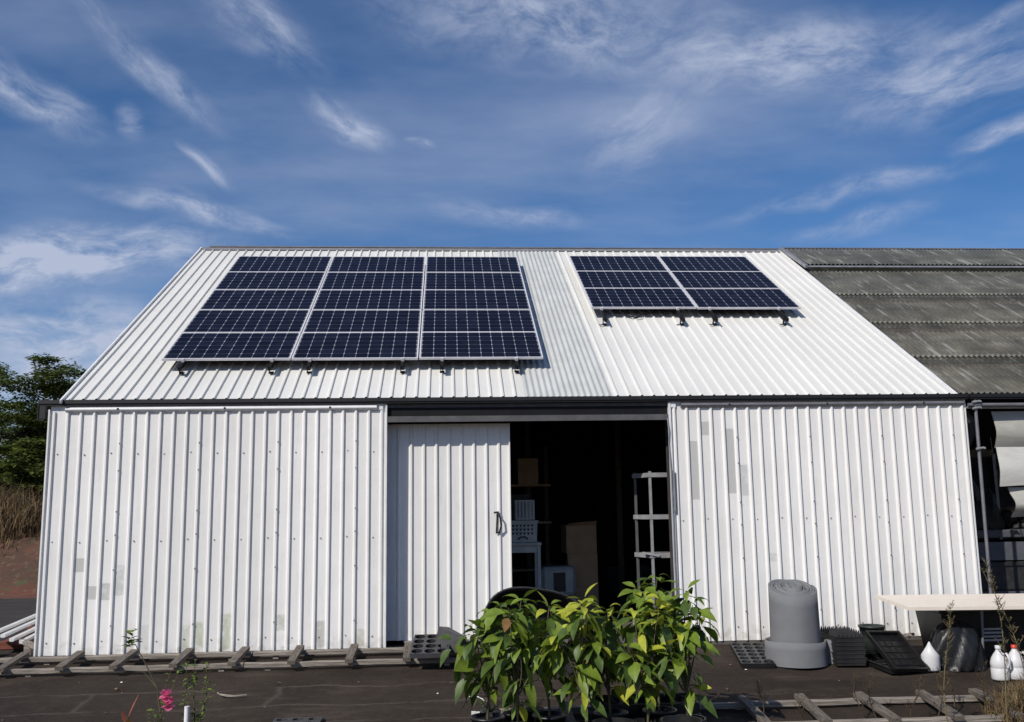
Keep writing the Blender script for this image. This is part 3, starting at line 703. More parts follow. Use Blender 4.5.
for i in range(9):
    w_ = rd.uniform(.2, .45); h_ = rd.uniform(.25, .6); x = 5.1+i*.62
    o = MB(); o.box(-w_/2, w_/2, -.2, .2, 0, h_, bev=.01); o.box(-w_/2+.03, w_/2-.03, -.205, -.201, h_*.4, h_*.6); o = o.build('storage_box', M['grey_in'], None, (x, 6.2+rd.uniform(-.3,.3), -.02)); 
    tag(o, 'dim grey storage box in the dark at the back of the shed', 'box', 'storage boxes at the back of the shed')

# ------------------------------------------------------------------ ladder frames on the ground
def ladder(x0, x1, yb, yf, ht, crosses, label, name='ladder_frame', seed=1, breaks=()):
    rd = random.Random(seed); root = thing(name, (x0, yb, GS(yb)), label, 'timber frame')
    def fin(mb, nm, m): o = mb.build(nm, m); o.parent = root; o.matrix_parent_inverse = Matrix.Translation((-x0, -yb, -GS(yb))); return o
    for (y, nm) in ((yb, 'rail'), (yf, 'rail')):
        zc = GS(y)+ht; xa = x0
        for xb in sorted(list(breaks)+[x1]):
            mb = MB(); n = 12; vs = []
            for i in range(n+1):
                x = xa+(xb-.015-xa)*i/n; dz = rd.uniform(-.004, .004); dy = rd.uniform(-.004, .004)
                vs += [(x, y-.035+dy, zc-.042+dz), (x, y+.035+dy, zc-.042+dz), (x, y+.035+dy, zc+dz), (x, y+.025+dy, zc+.005+dz), (x, y-.03+dy, zc+.003+dz), (x, y-.036+dy, zc-.005+dz)]
            fs = [(0,1,2,3,4,5)[::-1], tuple(n*6+k for k in range(6))]
            for i in range(n):
                for k in range(6): fs.append((i*6+k, (i+1)*6+k, (i+1)*6+(k+1) % 6, i*6+(k+1) % 6))
            mb.add(vs, fs); mb.box(xa+.22, xa+.28, y-.012, y+.03, GS(y)-.01, zc-.043); mb.box(xb-.28, xb-.22, y-.012, y+.03, GS(y)-.01, zc-.043)
            fin(mb, nm, M['wood']); xa = xb
    for x in crosses:
        mb = MB(); dx = rd.uniform(-.03, .02); mb.bar((x, yb+.07, GS(yb+.07)+ht+.026), (x+dx, yf-.12, GS(yf-.12)+ht+.026), .085, .042); fin(mb, 'cross_piece', M['wood2'])
    return root
ladder(-1.3, 5.36, -.15, -.62, .075, (-.92,-.30,.34,.95,1.55,2.17,2.80,3.42,4.04,4.66,5.28), 'long weathered timber ladder frame lying on the ground along the shed front', seed=2, breaks=(.36, 2.9))
ladder(5.6, 10.35, -2.36, -2.93, .06, (6.2,6.8,7.35,7.91,8.47,9.05,9.67,10.2), 'shorter timber ladder frame lying on the ground in front of the grey roll', seed=5, breaks=(7.6,))

# ------------------------------------------------------------------ trays and pots
def hole_tray(mb, nx_, ny_, px_, py_, r_, dep, M_=None, mi=0, mc=0):
    k = 12
    for i in range(nx_):
        for j in range(ny_):
            cx_, cy_ = (i+.5)*px_, (j+.5)*py_
            cx_ += 0; sq = []; ci = []; cl = []
            for a in range(k):
                an = 2*math.pi*a/k+math.pi/4; c_, s_ = math.cos(an), math.sin(an); m_ = max(abs(c_), abs(s_))
                sq.append((cx_+c_/m_*px_/2, cy_+s_/m_*py_/2, 0)); ci.append((cx_+c_*r_*px_, cy_+s_*r_*py_, 0)); cl.append((cx_+c_*r_*px_*.75, cy_+s_*r_*py_*.75, -dep))
            fs = [(a, (a+1) % k, k+(a+1) % k, k+a) for a in range(k)]+[(k+a, k+(a+1) % k, 2*k+(a+1) % k, 2*k+a) for a in range(k)]+[tuple(range(2*k, 3*k))]
            mb.add(sq+ci+cl, fs[:k], mi, False, M_); mb.add(sq+ci+cl, fs[k:], mc, False, M_)
    X, Y = nx_*px_, ny_*py_
    mb.add([(0,0,0),(X,0,0),(X,Y,0),(0,Y,0),(0,0,-dep),(X,0,-dep),(X,Y,-dep),(0,Y,-dep)], [(0,4,5,1),(1,5,6,2),(2,6,7,3),(3,7,4,0)], mi, False, M_)
b = MB(); hole_tray(b, 3, 4, .14, .19, .43, .05, None, 0, 1); o = b.build('cell_tray', [M['charcoal'], M['rail_black']], None, (4.71, -.90, .055)); o.rotation_euler = (TILT+R(1.5), 0, R(-2)); tag(o, 'dark cell tray with round holes lying on the right end of the long timber frame', 'plant tray')  # cups coloured black: the shade inside the holes is painted
b = MB(); hole_tray(b, 3, 6, .12, .145, .42, .05); o = b.build('cell_tray', M['black_plastic'], None, (8.31, -1.05, GS(-1.05)+.052)); o.rotation_euler = (TILT, 0, R(-9)); tag(o, 'black cell tray with round holes flat on the ground left of the grey roll', 'plant tray')
b = MB(); hole_tray(b, 3, 2, .145, .16, .36, .06); o = b.build('cell_tray', M['dusty_black'], None, (3.54, -2.63, GS(-2.63)+.065)); tag(o, 'dark cell tray in the foreground at the bottom edge, below the flat stick', 'plant tray')
# stack of nested trays with comb top
def comb_tray(top):
    mb = MB(); mb.add([(-.155,-.27,0),(.155,-.27,0),(.155,.27,0),(-.155,.27,0),(-.16,-.28,.045),(.16,-.28,.045),(.16,.28,.045),(-.16,.28,.045)], [(3,2,1,0),(0,1,5,4),(1,2,6,5),(2,3,7,6),(3,0,4,7)])
    mb.box(-.165, .165, -.285, -.2805, .036, .043); mb.box(-.165, .165, .2805, .285, .036, .043); mb.box(-.165, -.1605, -.28, .28, .036, .043); mb.box(.1605, .165, -.28, .28, .036, .043)
    if top:
        for i in range(7):
            for j in range(8):
                x, y = -.135+i*.045, -.24+j*.068; mb.add([(x-.012,y-.02,.03),(x+.012,y-.02,.03),(x+.012,y+.02,.03),(x-.012,y+.02,.03),(x-.004,y-.005,.095),(x+.004,y-.005,.095),(x+.004,y+.005,.095),(x-.004,y+.005,.095)], [(0,1,5,4),(1,2,6,5),(2,3,7,6),(3,0,4,7),(4,5,6,7)])
    else: mb.box(-.15, .15, -.27, .27, .03, .034)
    return mb
tlow = None
for i in range(7):
    if i == 6: o = comb_tray(True).build('nursery_tray', M['dusty_black'])
    elif tlow is None: tlow = comb_tray(False).build('nursery_tray', M['dusty_black']); o = tlow
    else: o = tlow.copy(); COL.objects.link(o)
    o.location = (9.52+.004*math.sin(i*3), -.87+.004*math.cos(i*5), GS(-.87)-.01+i*.044); o.rotation_euler = (0, 0, R(-4+1.5*math.sin(i*2.3)))
    tag(o, 'black tray with upright pegs, topmost of the stack beside the grey roll' if i == 6 else 'plain black nursery tray, number %s from the ground in the stack beside the grey roll' % ['one', 'two', 'three', 'four', 'five', 'six'][i], 'plant tray', 'black trays stacked beside the grey roll')
def bucket(r0, r1, h, loc, m, label, cat='bucket', rot=(0,0,0), name='bucket'):
    b = MB(); b.lathe([(0, .0), (r0, 0), (r0*.5+r1*.5, h*.5), (r1, h-.02), (r1+.01, h-.02), (r1+.012, h), (r1-.004, h), (r0-.006, .012), (0, .012)], 28)
    o = b.build(name, m, None, loc); o.rotation_euler = rot; return tag(o, label, cat)
M['green_black'] = mat('green_black_plastic', (.03,.04,.036), .5, .3, 8)
bucket(.11, .14, .30, (10.02, -.55, GS(-.55)), M['green_black'], 'dark greenish bucket behind the tray stack near the shed wall')
# tilted flat trays
def flat_tray():
    mb = MB(); mb.box(-.19, .19, -.28, .28, 0, .008); t_ = .012
    mb.box(-.20, .20, -.29, -.28, 0, .055); mb.box(-.20, .20, .28, .29, 0, .055); mb.box(-.20, -.19, -.28, .28, 0, .055); mb.box(.19, .20, -.28, .28, 0, .055)
    mb.box(-.215, .215, -.305, -.290, .045, .056); mb.box(-.215, .215, .290, .305, .045, .056); mb.box(-.215, -.20, -.29, .29, .045, .056); mb.box(.20, .215, -.29, .29, .045, .056)
    for i in range(5): mb.box(-.19, .19, -.20+i*.1, -.195+i*.1, .008, .016)
    for i in range(4): mb.box(-.12+i*.08, -.115+i*.08, -.28, .28, .008, .015)
    return mb
o = flat_tray().build('flat_tray', M['black_plastic'], None, (9.99, -1.17, -.03)); o.rotation_euler = (R(33), R(3), R(10)); tag(o, 'shiny black flat tray leaning at a slant on another tray', 'plant tray', 'flat black trays left of the white jug')
o2 = o.copy(); COL.objects.link(o2); o2.location = (9.92, -1.10, GS(-1.10)+.004); o2.rotation_euler = (TILT, 0, R(16)); o2['label'] = 'black flat tray on the ground under the leaning tray'
b = MB(); b.bar((10.08, -.62, .06), (10.33, -.92, .13), .06, .03); b.box(10.18, 10.25, -.80, -.73, GS(-.8)-.01, .075); tag(b.build('timber_offcut', M['wood']), 'short weathered timber offcut behind the leaning black tray', 'timber')

# ------------------------------------------------------------------ grey roll
ro = thing('foam_roll', (8.99, -.87, GS(-.87)-.01), 'tall grey roll of foam sheeting standing on end beside the shed wall', 'roll')
def spiral(mb, r0, r1, turns, h0, h1, th, steps, a0, cone=0, n2=4, tail=None):
    path = []
    N = int(steps*turns)
    for i in range(N+1):
        f = i/N; a = a0+2*math.pi*turns*f; r = r0+(r1-r0)*f; r *= 1+.012*math.sin(3*a)+.008*math.sin(7*a+1)
        path.append((r*math.cos(a), r*math.sin(a), math.cos(a), math.sin(a)))
    if tail:
        for (x, y) in tail: path.append((x, y, path[-1][2], path[-1][3]))
    vs = []; P_ = len(path); rings = []
    for j in range(n2+1):
        z = h0+(h1-h0)*j/n2; c_ = 1+cone*(1-j/n2)
        top_ = j/n2 if h1 > .5 else 0
        wv2 = lambda i: (.007*math.sin(i*.37)*(j == n2) + top_*(path[i][1]*.30 + .05*(1-i/len(path))*math.sin(i*.11)))
        for side in (0, 1):
            rings.append([(x*c_+(th/2 if side else -th/2)*nx1, y*c_+(th/2 if side else -th/2)*ny1, z+wv2(i)) for i, (x, y, nx1, ny1) in enumerate(path)])
    for r_ in rings: vs += r_
    fs = []
    for j in range(n2):
        for i in range(P_-1):
            a = (2*j+1)*P_+i; b1 = (2*(j+1)+1)*P_+i; fs.append((a, a+1, b1+1, b1))
            a = (2*j)*P_+i; b1 = (2*(j+1))*P_+i; fs.append((b1, b1+1, a+1, a))
    for i in range(P_-1):
        a = (2*n2)*P_+i; c1 = (2*n2+1)*P_+i; fs.append((c1, c1+1, a+1, a))
    for i in (0, P_-1):
        for j in range(n2): fs.append(((2*j)*P_+i, (2*j+1)*P_+i, (2*j+3)*P_+i, (2*j+2)*P_+i))
    mb.add(vs, fs, 0, True)
b = MB(); spiral(b, .05, .262, 8, 0, .82, .022, 40, 0.3, cone=.05, n2=6); b.build('inner_roll', M['foam'], ro)
b = MB(); spiral(b, .315, .325, .80, 0, .255, .018, 44, R(65), cone=.03, n2=3, tail=[(.345, -.12), (.40, -.10)]); b.build('outer_wrap', M['foam'], ro)

# ------------------------------------------------------------------ table, bins, jugs
tab = thing('board_table', (11.3, -1.2, GS(-1.2)), 'long cream board table standing right of the shed with dark bins beneath', 'table')
b = MB(); cs = [(10.03,-1.47,.487),(12.9,-1.62,.47),(13.2,-1.00,.54),(9.96,-.84,.557)]; g0 = GS(-1.2)
vs = [(x-11.3, y+1.2, z-g0-d) for d in (.035, 0) for x, y, z in cs]; b.add(vs, [(3,2,1,0),(4,5,6,7),(0,1,5,4),(1,2,6,5),(2,3,7,6),(3,0,4,7)]); b.build('tabletop', M['plywood'], tab)
for x in (-.35, 1.35):
    for y in (.0, .25):
        q = MB(); q.tube([(x, y, GS(y-1.2)-g0), (x+.04, y, .50+g0+.12-g0+y*.11)], .016, 8); q.build('leg', M['grey_metal'], tab)
bi = thing('storage_bin', (11.55, -.78, GS(-.9)), 'large black plastic bin with a paper label under the cream table', 'bin')
b = MB(); b.add([(-.88,-.2,0),(.9,-.2,0),(.9,.3,0),(-.88,.3,0),(-.95,-.26,.55),(.98,-.26,.55),(.98,.34,.55),(-.95,.34,.55)], [(3,2,1,0),(0,1,5,4),(1,2,6,5),(2,3,7,6),(3,0,4,7)]); b.box(-.98, 1.01, -.29, .37, .51, .555, bev=.01); b.build('body', M['black_plastic'], bi)
b = MB()
for k in range(4): b.box(-.50, -.24-.03*(k % 2), -.262, -.256, .20+k*.040, .222+k*.040)
b.build('paper_label', M['label'], bi)
lump('garbage_bag', 10.66, -1.18, GS(-1.18)-.02, .28, .22, .50, M['black_plastic'], 'bulging black plastic bag on the ground under the table edge', 'bag', 9, .02)
def jug(loc, label, capm, rz=0, cut=False):
    r = thing('plastic_jug', loc, label, 'jug', 'white plastic jugs by the table', rz)
    b = MB(); pr = [(0,0),(.072,0),(.078,.012),(.078,.10),(.074,.105),(.078,.11),(.078,.15),(.066,.19),(.045,.225),(.026,.25),(.022,.262),(.022,.28),(0,.28)]
    if cut: pr = [(0,0),(.078,0),(.084,.012),(.084,.13)]
    b.lathe(pr, 24)
    if cut:
        # scoop: upper half sliced away at a slant
        n = 24; vs = []
        for j in range(7):
            f = j/6
            for i in range(n+1):
                a = math.pi*.05+math.pi*1.2*i/n; rr = .084*(1-f**2*.75); sl2 = max(0, math.sin(math.pi*i/n)); vs.append((rr*math.cos(a+1.6), rr*math.sin(a+1.6), .13+.13*f*sl2))
        b.add(vs, [(j*(n+1)+i, j*(n+1)+i+1, (j+1)*(n+1)+i+1, (j+1)*(n+1)+i) for j in range(6) for i in range(n)], 0, True)
    r.scale = (1.12, 1.12, 1.15)
    b.build('bottle', M['white_plastic'], r)
    if not cut:
        q = MB(); q.tube([(.045,0,.225),(.075,0,.235),(.098,0,.20),(.100,0,.15),(.075,0,.115)], .011, 8); q.build('handle', M['white_plastic'], r)
        q = MB(); q.lathe([(0,.268),(.026,.268),(.027,.272),(.026,.298),(0,.300)], 16); q.build('cap', capm, r)
    return r
jug((10.84, -1.70, GS(-1.70)), 'white plastic jug with pale cap, left of the red capped one', M['basket'], R(-60))
jug((11.02, -1.69, GS(-1.69)), 'white plastic jug with a red cap at the right edge', M['red_plastic'], R(-20))
jug((10.31, -1.30, GS(-1.3)), 'white plastic jug cut into a scoop beside the black bag', M['basket'], R(30), True)

# ------------------------------------------------------------------ tub, pot and trays by the doorway
wt = thing('plastic_tub', (6.06, -1.02, .25), 'large black plastic tub tipped on its side behind the potted plants', 'tub')
wt.rotation_euler = (R(80), R(9), R(0))
b = MB(); n = 40; rings = []
def tubr(a, s, z):
    c_, s_ = math.cos(a), math.sin(a); e = .72
    return (.56*s*math.copysign(abs(c_)**e, c_), .46*s*math.copysign(abs(s_)**e, s_), z)
lev = [(1.0,0),(1.03,.0),(1.035,-.02),(.985,-.025),(.93,-.15),(.84,-.30),(.70,-.36),(.0,-.37)]
vs = [tubr(2*math.pi*i/n, s, z) for s, z in lev for i in range(n)]
b.add(vs, [(j*n+i, (j+1)*n+i, (j+1)*n+(i+1) % n, j*n+(i+1) % n) for j in range(len(lev)-1) for i in range(n)], 0, True)
lev = [(1.0,0),(.97,-.02),(.91,-.15),(.82,-.285),(.68,-.345),(.0,-.355)]
vs = [tubr(2*math.pi*i/n, s, z) for s, z in lev for i in range(n)]
b.add(vs, [(j*n+i, j*n+(i+1) % n, (j+1)*n+(i+1) % n, (j+1)*n+i) for j in range(len(lev)-1) for i in range(n)], 0, True)
b.build('bowl', M['black_plastic'], wt)
b = MB(); b.tube([tubr(2*math.pi*i/n, 1.03, .0) for i in range(n+1)], .011, 6, caps=False); b.build('rim', M['dusty_black'], wt)
def upturned(loc, rot, label, s=1):
    b = MB(); b.lathe([(0,.30),(.10,.30),(.115,.29),(.155,.02),(.168,.02),(.168,0),(.150,0),(.108,.28),(0,.285)], 4*6, M=Matrix.Scale(s, 4)); o = b.build('nursery_pot', M['charcoal'], None, loc); o.rotation_euler = rot; tag(o, label, 'pot'); return o
b = MB(); b.add([(-.11,-.11,.34),(.11,-.11,.34),(.11,.11,.34),(-.11,.11,.34),(-.17,-.17,0),(.17,-.17,0),(.17,.17,0),(-.17,.17,0)], [(0,1,2,3),(4,5,1,0),(5,6,2,1),(6,7,3,2),(7,4,0,3)])
o = b.build('square_pot', M['charcoal'], None, (5.04, -.42, .14)); o.scale = (.8, .8, .8); o.rotation_euler = (R(35), R(105), R(10)); tag(o, 'charcoal square pot tipped over beside the cell tray on the timber frame', 'pot')

# ------------------------------------------------------------------ leaves and plants
rd_ = random.Random(99)
def leaf(mb, base, dirv, L, W, droop, mi, roll=0, segs=5):
    """pointed leaf blade folded along its midrib, curling down along its length"""
    d = Vector(dirv).normalized(); side = d.cross(Vector((0, 0, 1)))
    if side.length < .1: side = Vector((1, 0, 0))
    side.normalize(); side = Matrix.Rotation(roll, 3, d) @ side
    p = Vector(base); vs = []; prof_ = [0.04, .62, 1.0, .92, .50, .0]; W *= rd_.uniform(.85, 1.1) if L > .12 else 1; roll += rd_.uniform(-.25, .25)
    for i in range(segs+1):
        f = i/segs; wd = W/2*prof_[i]; nrm = side.cross(d)
        vs += [p-side*wd+nrm*wd*.25, p, p+side*wd+nrm*wd*.25]
        d = (d+Vector((0, 0, -droop/segs))).normalized(); p = p+d*(L/segs)
    fs = []
    for i in range(segs): q = i*3; fs += [(q, q+1, q+4, q+3), (q+1, q+2, q+5, q+4)]
    mb.add(vs, fs, mi, True)
def sapling(x, y, h, spread, nb, tone, label, seed, pot_r=.14):
    rd = random.Random(seed); r = thing('potted_sapling', (x, y, GS(y)-.005), label, 'potted plant', 'potted saplings in front of the doorway')
    b = MB(); b.lathe([(0,0),(pot_r*.78,0),(pot_r,.23),(pot_r*1.07,.23),(pot_r*1.07,.25),(pot_r*.95,.25),(pot_r*.93,.22),(0,.215)], 24); b.build('pot', M['black_plastic'], r)
    st = MB(); lf = MB()
    ax, ay = rd.uniform(-.06, .06), rd.uniform(-.05, .05)
    for k in range(nb):
        a = 6.28*k/nb+rd.uniform(-.6, .6); hh = h*rd.uniform(.66, .97) if k else h
        sp_ = spread*(rd.uniform(.5, 1.1) if k else .15); ex, ey = ax+sp_*math.cos(a), ay+sp_*.75*math.sin(a)
        fork = rd.uniform(.30, .5)
        pts = []
        for i in range(8):
            f = i/7; g = max(0, (f-fork)/(1-fork)); pts.append((ax*f+(ex-ax)*g**.8+.02*math.sin(f*7+k*2)*f, ay*f+(ey-ay)*g**.8+.02*math.cos(f*6+k)*f, .2+(hh-.2)*f))
        st.tube(pts, [.010-.0065*i/7 for i in range(8)], 6)
        for i in range(3, 8):
            if i < 7 and Vector(pts[i]).z > .42:
                for q in range(rd.choice((0, 1, 2, 2))):
                    an = rd.uniform(0, 6.28); el = rd.uniform(-.6, .35); p_ = Vector(pts[i])+Vector((0, 0, rd.uniform(-.09, .07)))
                    d = (math.cos(an), math.sin(an), el); pl = rd.uniform(.03, .07); pe = p_+Vector(d)*pl; L = rd.uniform(.12, .30)
                    st.tube([p_, pe], .0028, 4)
                    rr = rd.random(); mi = 0 if rr < .52 else (1 if rr < .94-.1*tone else (2 if rr < .992 else 3))
                    leaf(lf, pe, d, L, L*rd.uniform(.30, .46), rd.uniform(.2, 2.6), mi, rd.uniform(-.9, .9))
        tip = Vector(pts[-1]); n_ = rd.randint(6, 11); yellow_tip = rd.random() < tone+.1  # yellow tips are new growth, a leaf colour
        tilt_ = Vector((rd.uniform(-.45, .45), rd.uniform(-.45, .45), 0))
        for q in range(n_):
            an = 2.4*q+rd.uniform(-.3, .3); f = q/n_; el = 1.0-1.7*f+rd.uniform(-.25, .25)
            d = (math.cos(an)+tilt_.x, math.sin(an)+tilt_.y, el); pe = tip+Vector((0, 0, -.10*f))+Vector(d).normalized()*.025
            L = rd.uniform(.11, .17)+.15*f*rd.uniform(.6, 1.1)
            rr = rd.random(); mi = ((2 if rr < .75 else 1) if yellow_tip else (1 if rr < .7 else 0)) if f < .55 else (1 if rr < .55 else 0)
            if rd.random() < .008: mi = 3
            leaf(lf, pe, d, L, L*rd.uniform(.36, .50), rd.uniform(.4, 2.2), mi, rd.uniform(-.7, .7))
    st.build('stem', M['stem'], r); lf.build('foliage', [M['leaf_d'], M['leaf_m'], M['leaf_y'], M['leaf_b']], r)
    return r
M['stem'] = mat('green_brown_stem', (.11,.10,.045), .7, .4, 10)

sapling(5.46, -3.10, 1.10, .30, 7, .10, 'leftmost drooping sapling with leaves reaching over the tipped pot', 11)
sapling(5.70, -3.35, 1.25, .24, 7, .10, 'tall drooping sapling in front of the black tub', 12)
sapling(5.99, -3.10, 1.14, .24, 7, .35, 'third sapling from the left, with pale yellow top leaves', 13)
sapling(6.27, -3.38, 1.25, .24, 8, .80, 'bright yellow green sapling in the centre of the row', 14)
sapling(6.52, -3.08, 1.10, .24, 7, .75, 'yellow green sapling before the dark doorway, right of the centre one', 18)
sapling(6.78, -3.36, 1.20, .24, 8, .55, 'mid green sapling before the dark doorway, third from the right', 15)
sapling(6.95, -3.06, 1.36, .20, 7, .06, 'tallest dark green sapling in front of the metal shelves', 16)
sapling(7.14, -3.30, 1.29, .22, 7, .06, 'rightmost dark sapling whose leaves overlap the white wall', 17)
for i_, (x_, y_, r1_, h_, lb_) in enumerate(((5.88,-3.62,.16,.30,'empty black nursery pot at the bottom edge, leftmost of the three'), (6.46,-3.60,.17,.33,'empty black nursery pot at the bottom edge, middle of the three'), (7.0,-3.62,.16,.34,'empty black nursery pot at the bottom edge, rightmost of the three'))):
    bucket(r1_*.78, r1_, h_, (x_, y_, GS(y_)), M['black_plastic'], lb_, 'pot', (0, 0, 0), 'nursery_pot')['group'] = 'empty black pots at the feet of the saplings'
# smaller things at their feet
def small_plant(x, y, h, seed, label):
    rd = random.Random(seed); r = thing('small_potted_plant', (x, y, GS(y)), label, 'potted plant'); 
    b = MB(); b.lathe([(0,0),(.07,0),(.09,.14),(.095,.14),(.095,.155),(.08,.155),(.0,.13)], 18); b.build('pot', M['green_black'], r)
    st = MB(); lf = MB()
    for k in range(8):
        a = rd.uniform(0, 6.28); L = h*rd.uniform(.5, 1); ex, ey = .09*math.cos(a), .09*math.sin(a); pts = [(ex*f, ey*f, .13+L*f) for f in (0, .4, .75, 1)]; st.tube(pts, .003, 4)
        for f in range(7):
            p = Vector(pts[0]).lerp(Vector(pts[-1]), .2+f*.12); an = rd.uniform(0, 6.28); leaf(lf, p, (math.cos(an), math.sin(an), .3), rd.uniform(.03, .06), .022, .6, rd.choice((0, 0, 1)), 0)
    st.build('stem', M['stem'], r); lf.build('foliage', [M['leaf_d'], M['weed']], r)
small_plant(5.50, -2.68, .16, 31, 'small seedling pot left of the row at the bottom edge')
small_plant(5.70, -2.74, .13, 32, 'small seedling pot below the tall drooping sapling')
small_plant(5.90, -2.66, .13, 33, 'small seedling pot below the pale topped sapling')
b = MB(); b.box(-.45, .45, -.22, .22, 0, .02); b.box(-.46, .46, -.23, -.22, 0, .09); b.box(-.46, .46, .22, .23, 0, .09); b.box(-.46, -.45, -.22, .22, 0, .09); b.box(.45, .46, -.22, .22, 0, .09)
for i in range(4): b.box(-.27+i*.18, -.265+i*.18, -.22, .22, .02, .08)
o = b.build('seedling_crate', M['black_plastic'], None, (6.90, -2.62, GS(-2.62)+.11)); tag(o, 'low black seedling crate on the timber frame under the saplings', 'crate')
b = MB(); b.box(-.28, .0, -.02, .02, 0, .02); b.box(-.28, -.24, -.021, .021, .0205, .024); o = b.build('white_stake', M['pipe_w'], None, (5.62, -2.28, GS(-2.28))); tag(o, 'short white stake lying left of the seedling pots', 'stake')
b = MB(); b.tube([(5.33,-1.79,GS(-1.8)+.012),(5.40,-1.81,GS(-1.8)+.02),(5.46,-1.89,GS(-1.9)+.015),(5.49,-2.02,GS(-2)+.01)], [.003,.005,.005,.002], 6); tag(b.build('dry_stalk', M['pipe_w']), 'curved pale stalk lying on the mat left of the saplings', 'stalk')
b = MB(); b.tube([(2.86,-1.53,GS(-1.53)+.02),(2.93,-1.55,GS(-1.55)+.012),(3.0,-1.56,GS(-1.56)+.01),(3.12,-1.55,GS(-1.55)+.016)], [.012,.014,.012,.008], 6); b.tube([(2.86,-1.53,GS(-1.53)+.02),(2.82,-1.50,GS(-1.5)+.03)], .007, 5); tag(b.build('dry_stick', M['wood']), 'short dry stick lying on the mat near the left timber frame', 'stick')
for i in range(12):
    x, y = (1.2+i*.83) % 9 + .5, -.95-(i*.47 % 1.2)
    b = MB(); b.add([(-.02,-.012,.0),(.018,-.015,.004),(.025,.01,.0),(-.01,.016,.006),(-.015,-.008,.012),(.014,-.008,.014),(.016,.006,.012),(-.006,.01,.014)], [(0,1,5,4),(1,2,6,5),(2,3,7,6),(3,0,4,7),(4,5,6,7)])
    o = b.build('gravel_chip', M['trim'] if i % 4 == 0 else M['wood'], None, (x, y, GS(y))); o.rotation_euler = (0, 0, i*1.1); s_ = .4 if i % 4 else .6; o.scale = (s_, s_, s_)
    tag(o, 'tiny pale chip lying on the dark mat', 'debris', 'pale chips scattered on the mat')

M['litter'] = mat('dead_leaf_litter', (.20,.12,.06), .8, .5, 20)
rd = random.Random(77)
for i in range(26):
    x, y = rd.uniform(1.0, 10.3), rd.uniform(-2.9, -.85); b = MB(); L = rd.uniform(.03, .075)
    leaf(b, (0, 0, .006), (1, 0, .25), L, L*rd.uniform(.3, .5), .5, 0, rd.uniform(-.4, .4)); o = b.build('fallen_leaf', M['litter'], None, (x, y, GS(y)+.002)); o.rotation_euler = (TILT, 0, rd.uniform(0, 6.28))
    tag(o, 'small brown dead leaf fallen on the dark mat', 'fallen leaf', 'dead leaves scattered on the mat')
# flowering shrub in the foreground, left
GF = GS(-4.3)
fs_ = thing('flowering_shrub', (3.11, -4.3, GF), 'thin twiggy shrub with one pink flower at the lower left', 'shrub')
def FP(x, y, Y=-4.3): # world offset helper for the shrub's twig points
    return (x-.14-3.11, Y+4.3, y-.08-GF)
tw = MB(); lf = MB(); rd = random.Random(5)
def twig(pts, r0, dens, lm=(0,1), L0=.035):
    tw.tube(pts, [r0*(1-.6*i/(len(pts)-1)) for i in range(len(pts))], 5)
    for i in range(len(pts)-1):
        a, c = Vector(pts[i]), Vector(pts[i+1]); n_ = int((c-a).length*dens)
        for q in range(n_):
            p = a.lerp(c, rd.random()); an = rd.uniform(0, 6.28); leaf(lf, p, (math.cos(an), math.sin(an), rd.uniform(-.2, .9)), L0*rd.uniform(.7, 1.4), L0*.5, .5, rd.choice(lm), rd.uniform(-.6, .6))
twig([FP(3.22,GF+.08), FP(3.23,.2), FP(3.19,.45), FP(3.10,.62), FP(3.02,.76)], .007, 6)
for q in range(22):
    a = rd.uniform(0, 6.28); leaf(lf, FP(2.985+rd.uniform(-.03,.04), .80+rd.uniform(-.07,.06)), (math.cos(a), math.sin(a), rd.uniform(-.1, .8)), .065, .042, .4, rd.choice((0, 1)))
twig([FP(3.19,.45), FP(3.12,.53), FP(3.09,.56)], .006, 0)
twig([FP(3.24,GF+.08), FP(3.22,.25), FP(3.24,.42), FP(3.28,.56)], .005, 35)
twig([FP(3.42,GF+.08,-4.22), FP(3.44,.25,-4.22), FP(3.42,.45,-4.22), FP(3.43,.62,-4.22)], .006, 90, L0=.04)
twig([FP(3.42,.12,-4.22), FP(3.50,.30,-4.2), FP(3.56,.45,-4.2)], .005, 60)
twig([FP(3.40,.1,-4.25), FP(3.46,.22,-4.3), FP(3.52,.30,-4.3)], .005, 60)
twig([FP(3.20,GF+.08), FP(3.16,.15), FP(3.12,.28)], .005, 50)
twig([FP(3.26,GF+.08), FP(3.20,.15), FP(3.17,.30)], .005, 80, L0=.045)
twig([FP(3.46,GF+.08), FP(3.50,.20), FP(3.54,.40), FP(3.53,.62)], .005, 110)
twig([FP(3.42,.10), FP(3.38,.30), FP(3.40,.50), FP(3.38,.66)], .004, 70)
twig([FP(3.22,.25), FP(3.30,.45), FP(3.36,.62)], .004, 30)
tw_ = 0
fl = MB()
for (cx_, cz_) in ((3.265,.40),(3.285,.34)):
    for k in range(7):
        a = 2*math.pi*k/7+.3; n_ = 4; base = Vector(FP(cx_, cz_, -4.33))
        d = Vector((math.cos(a)*.75, -.45, math.sin(a)*.75)).normalized(); leaf(fl, base, d, .058, .068, -.6, 0, rd.uniform(-.4, .4))
fl.build('flower', M['pink'], fs_)
tw.build('twigs', M['stem'], fs_); lf.build('leaves', [M['leaf_d'], M['leaf_m']], fs_)
b = MB(); b.tube([(3.28,-4.36,GF),(3.28,-4.36,.24)], .018, 12); b.tube([(3.28,-4.36,.242),(3.28,-4.36,.248)], .0185, 12); tag(b.build('white_marker_post', M['pipe_w']), 'short white plastic pipe standing beside the pink flower', 'pipe')
b = MB(); b.tube([(2.86,-4.3,GF),(2.86,-4.3,.10),(2.85,-4.3,.18)], .006, 5)
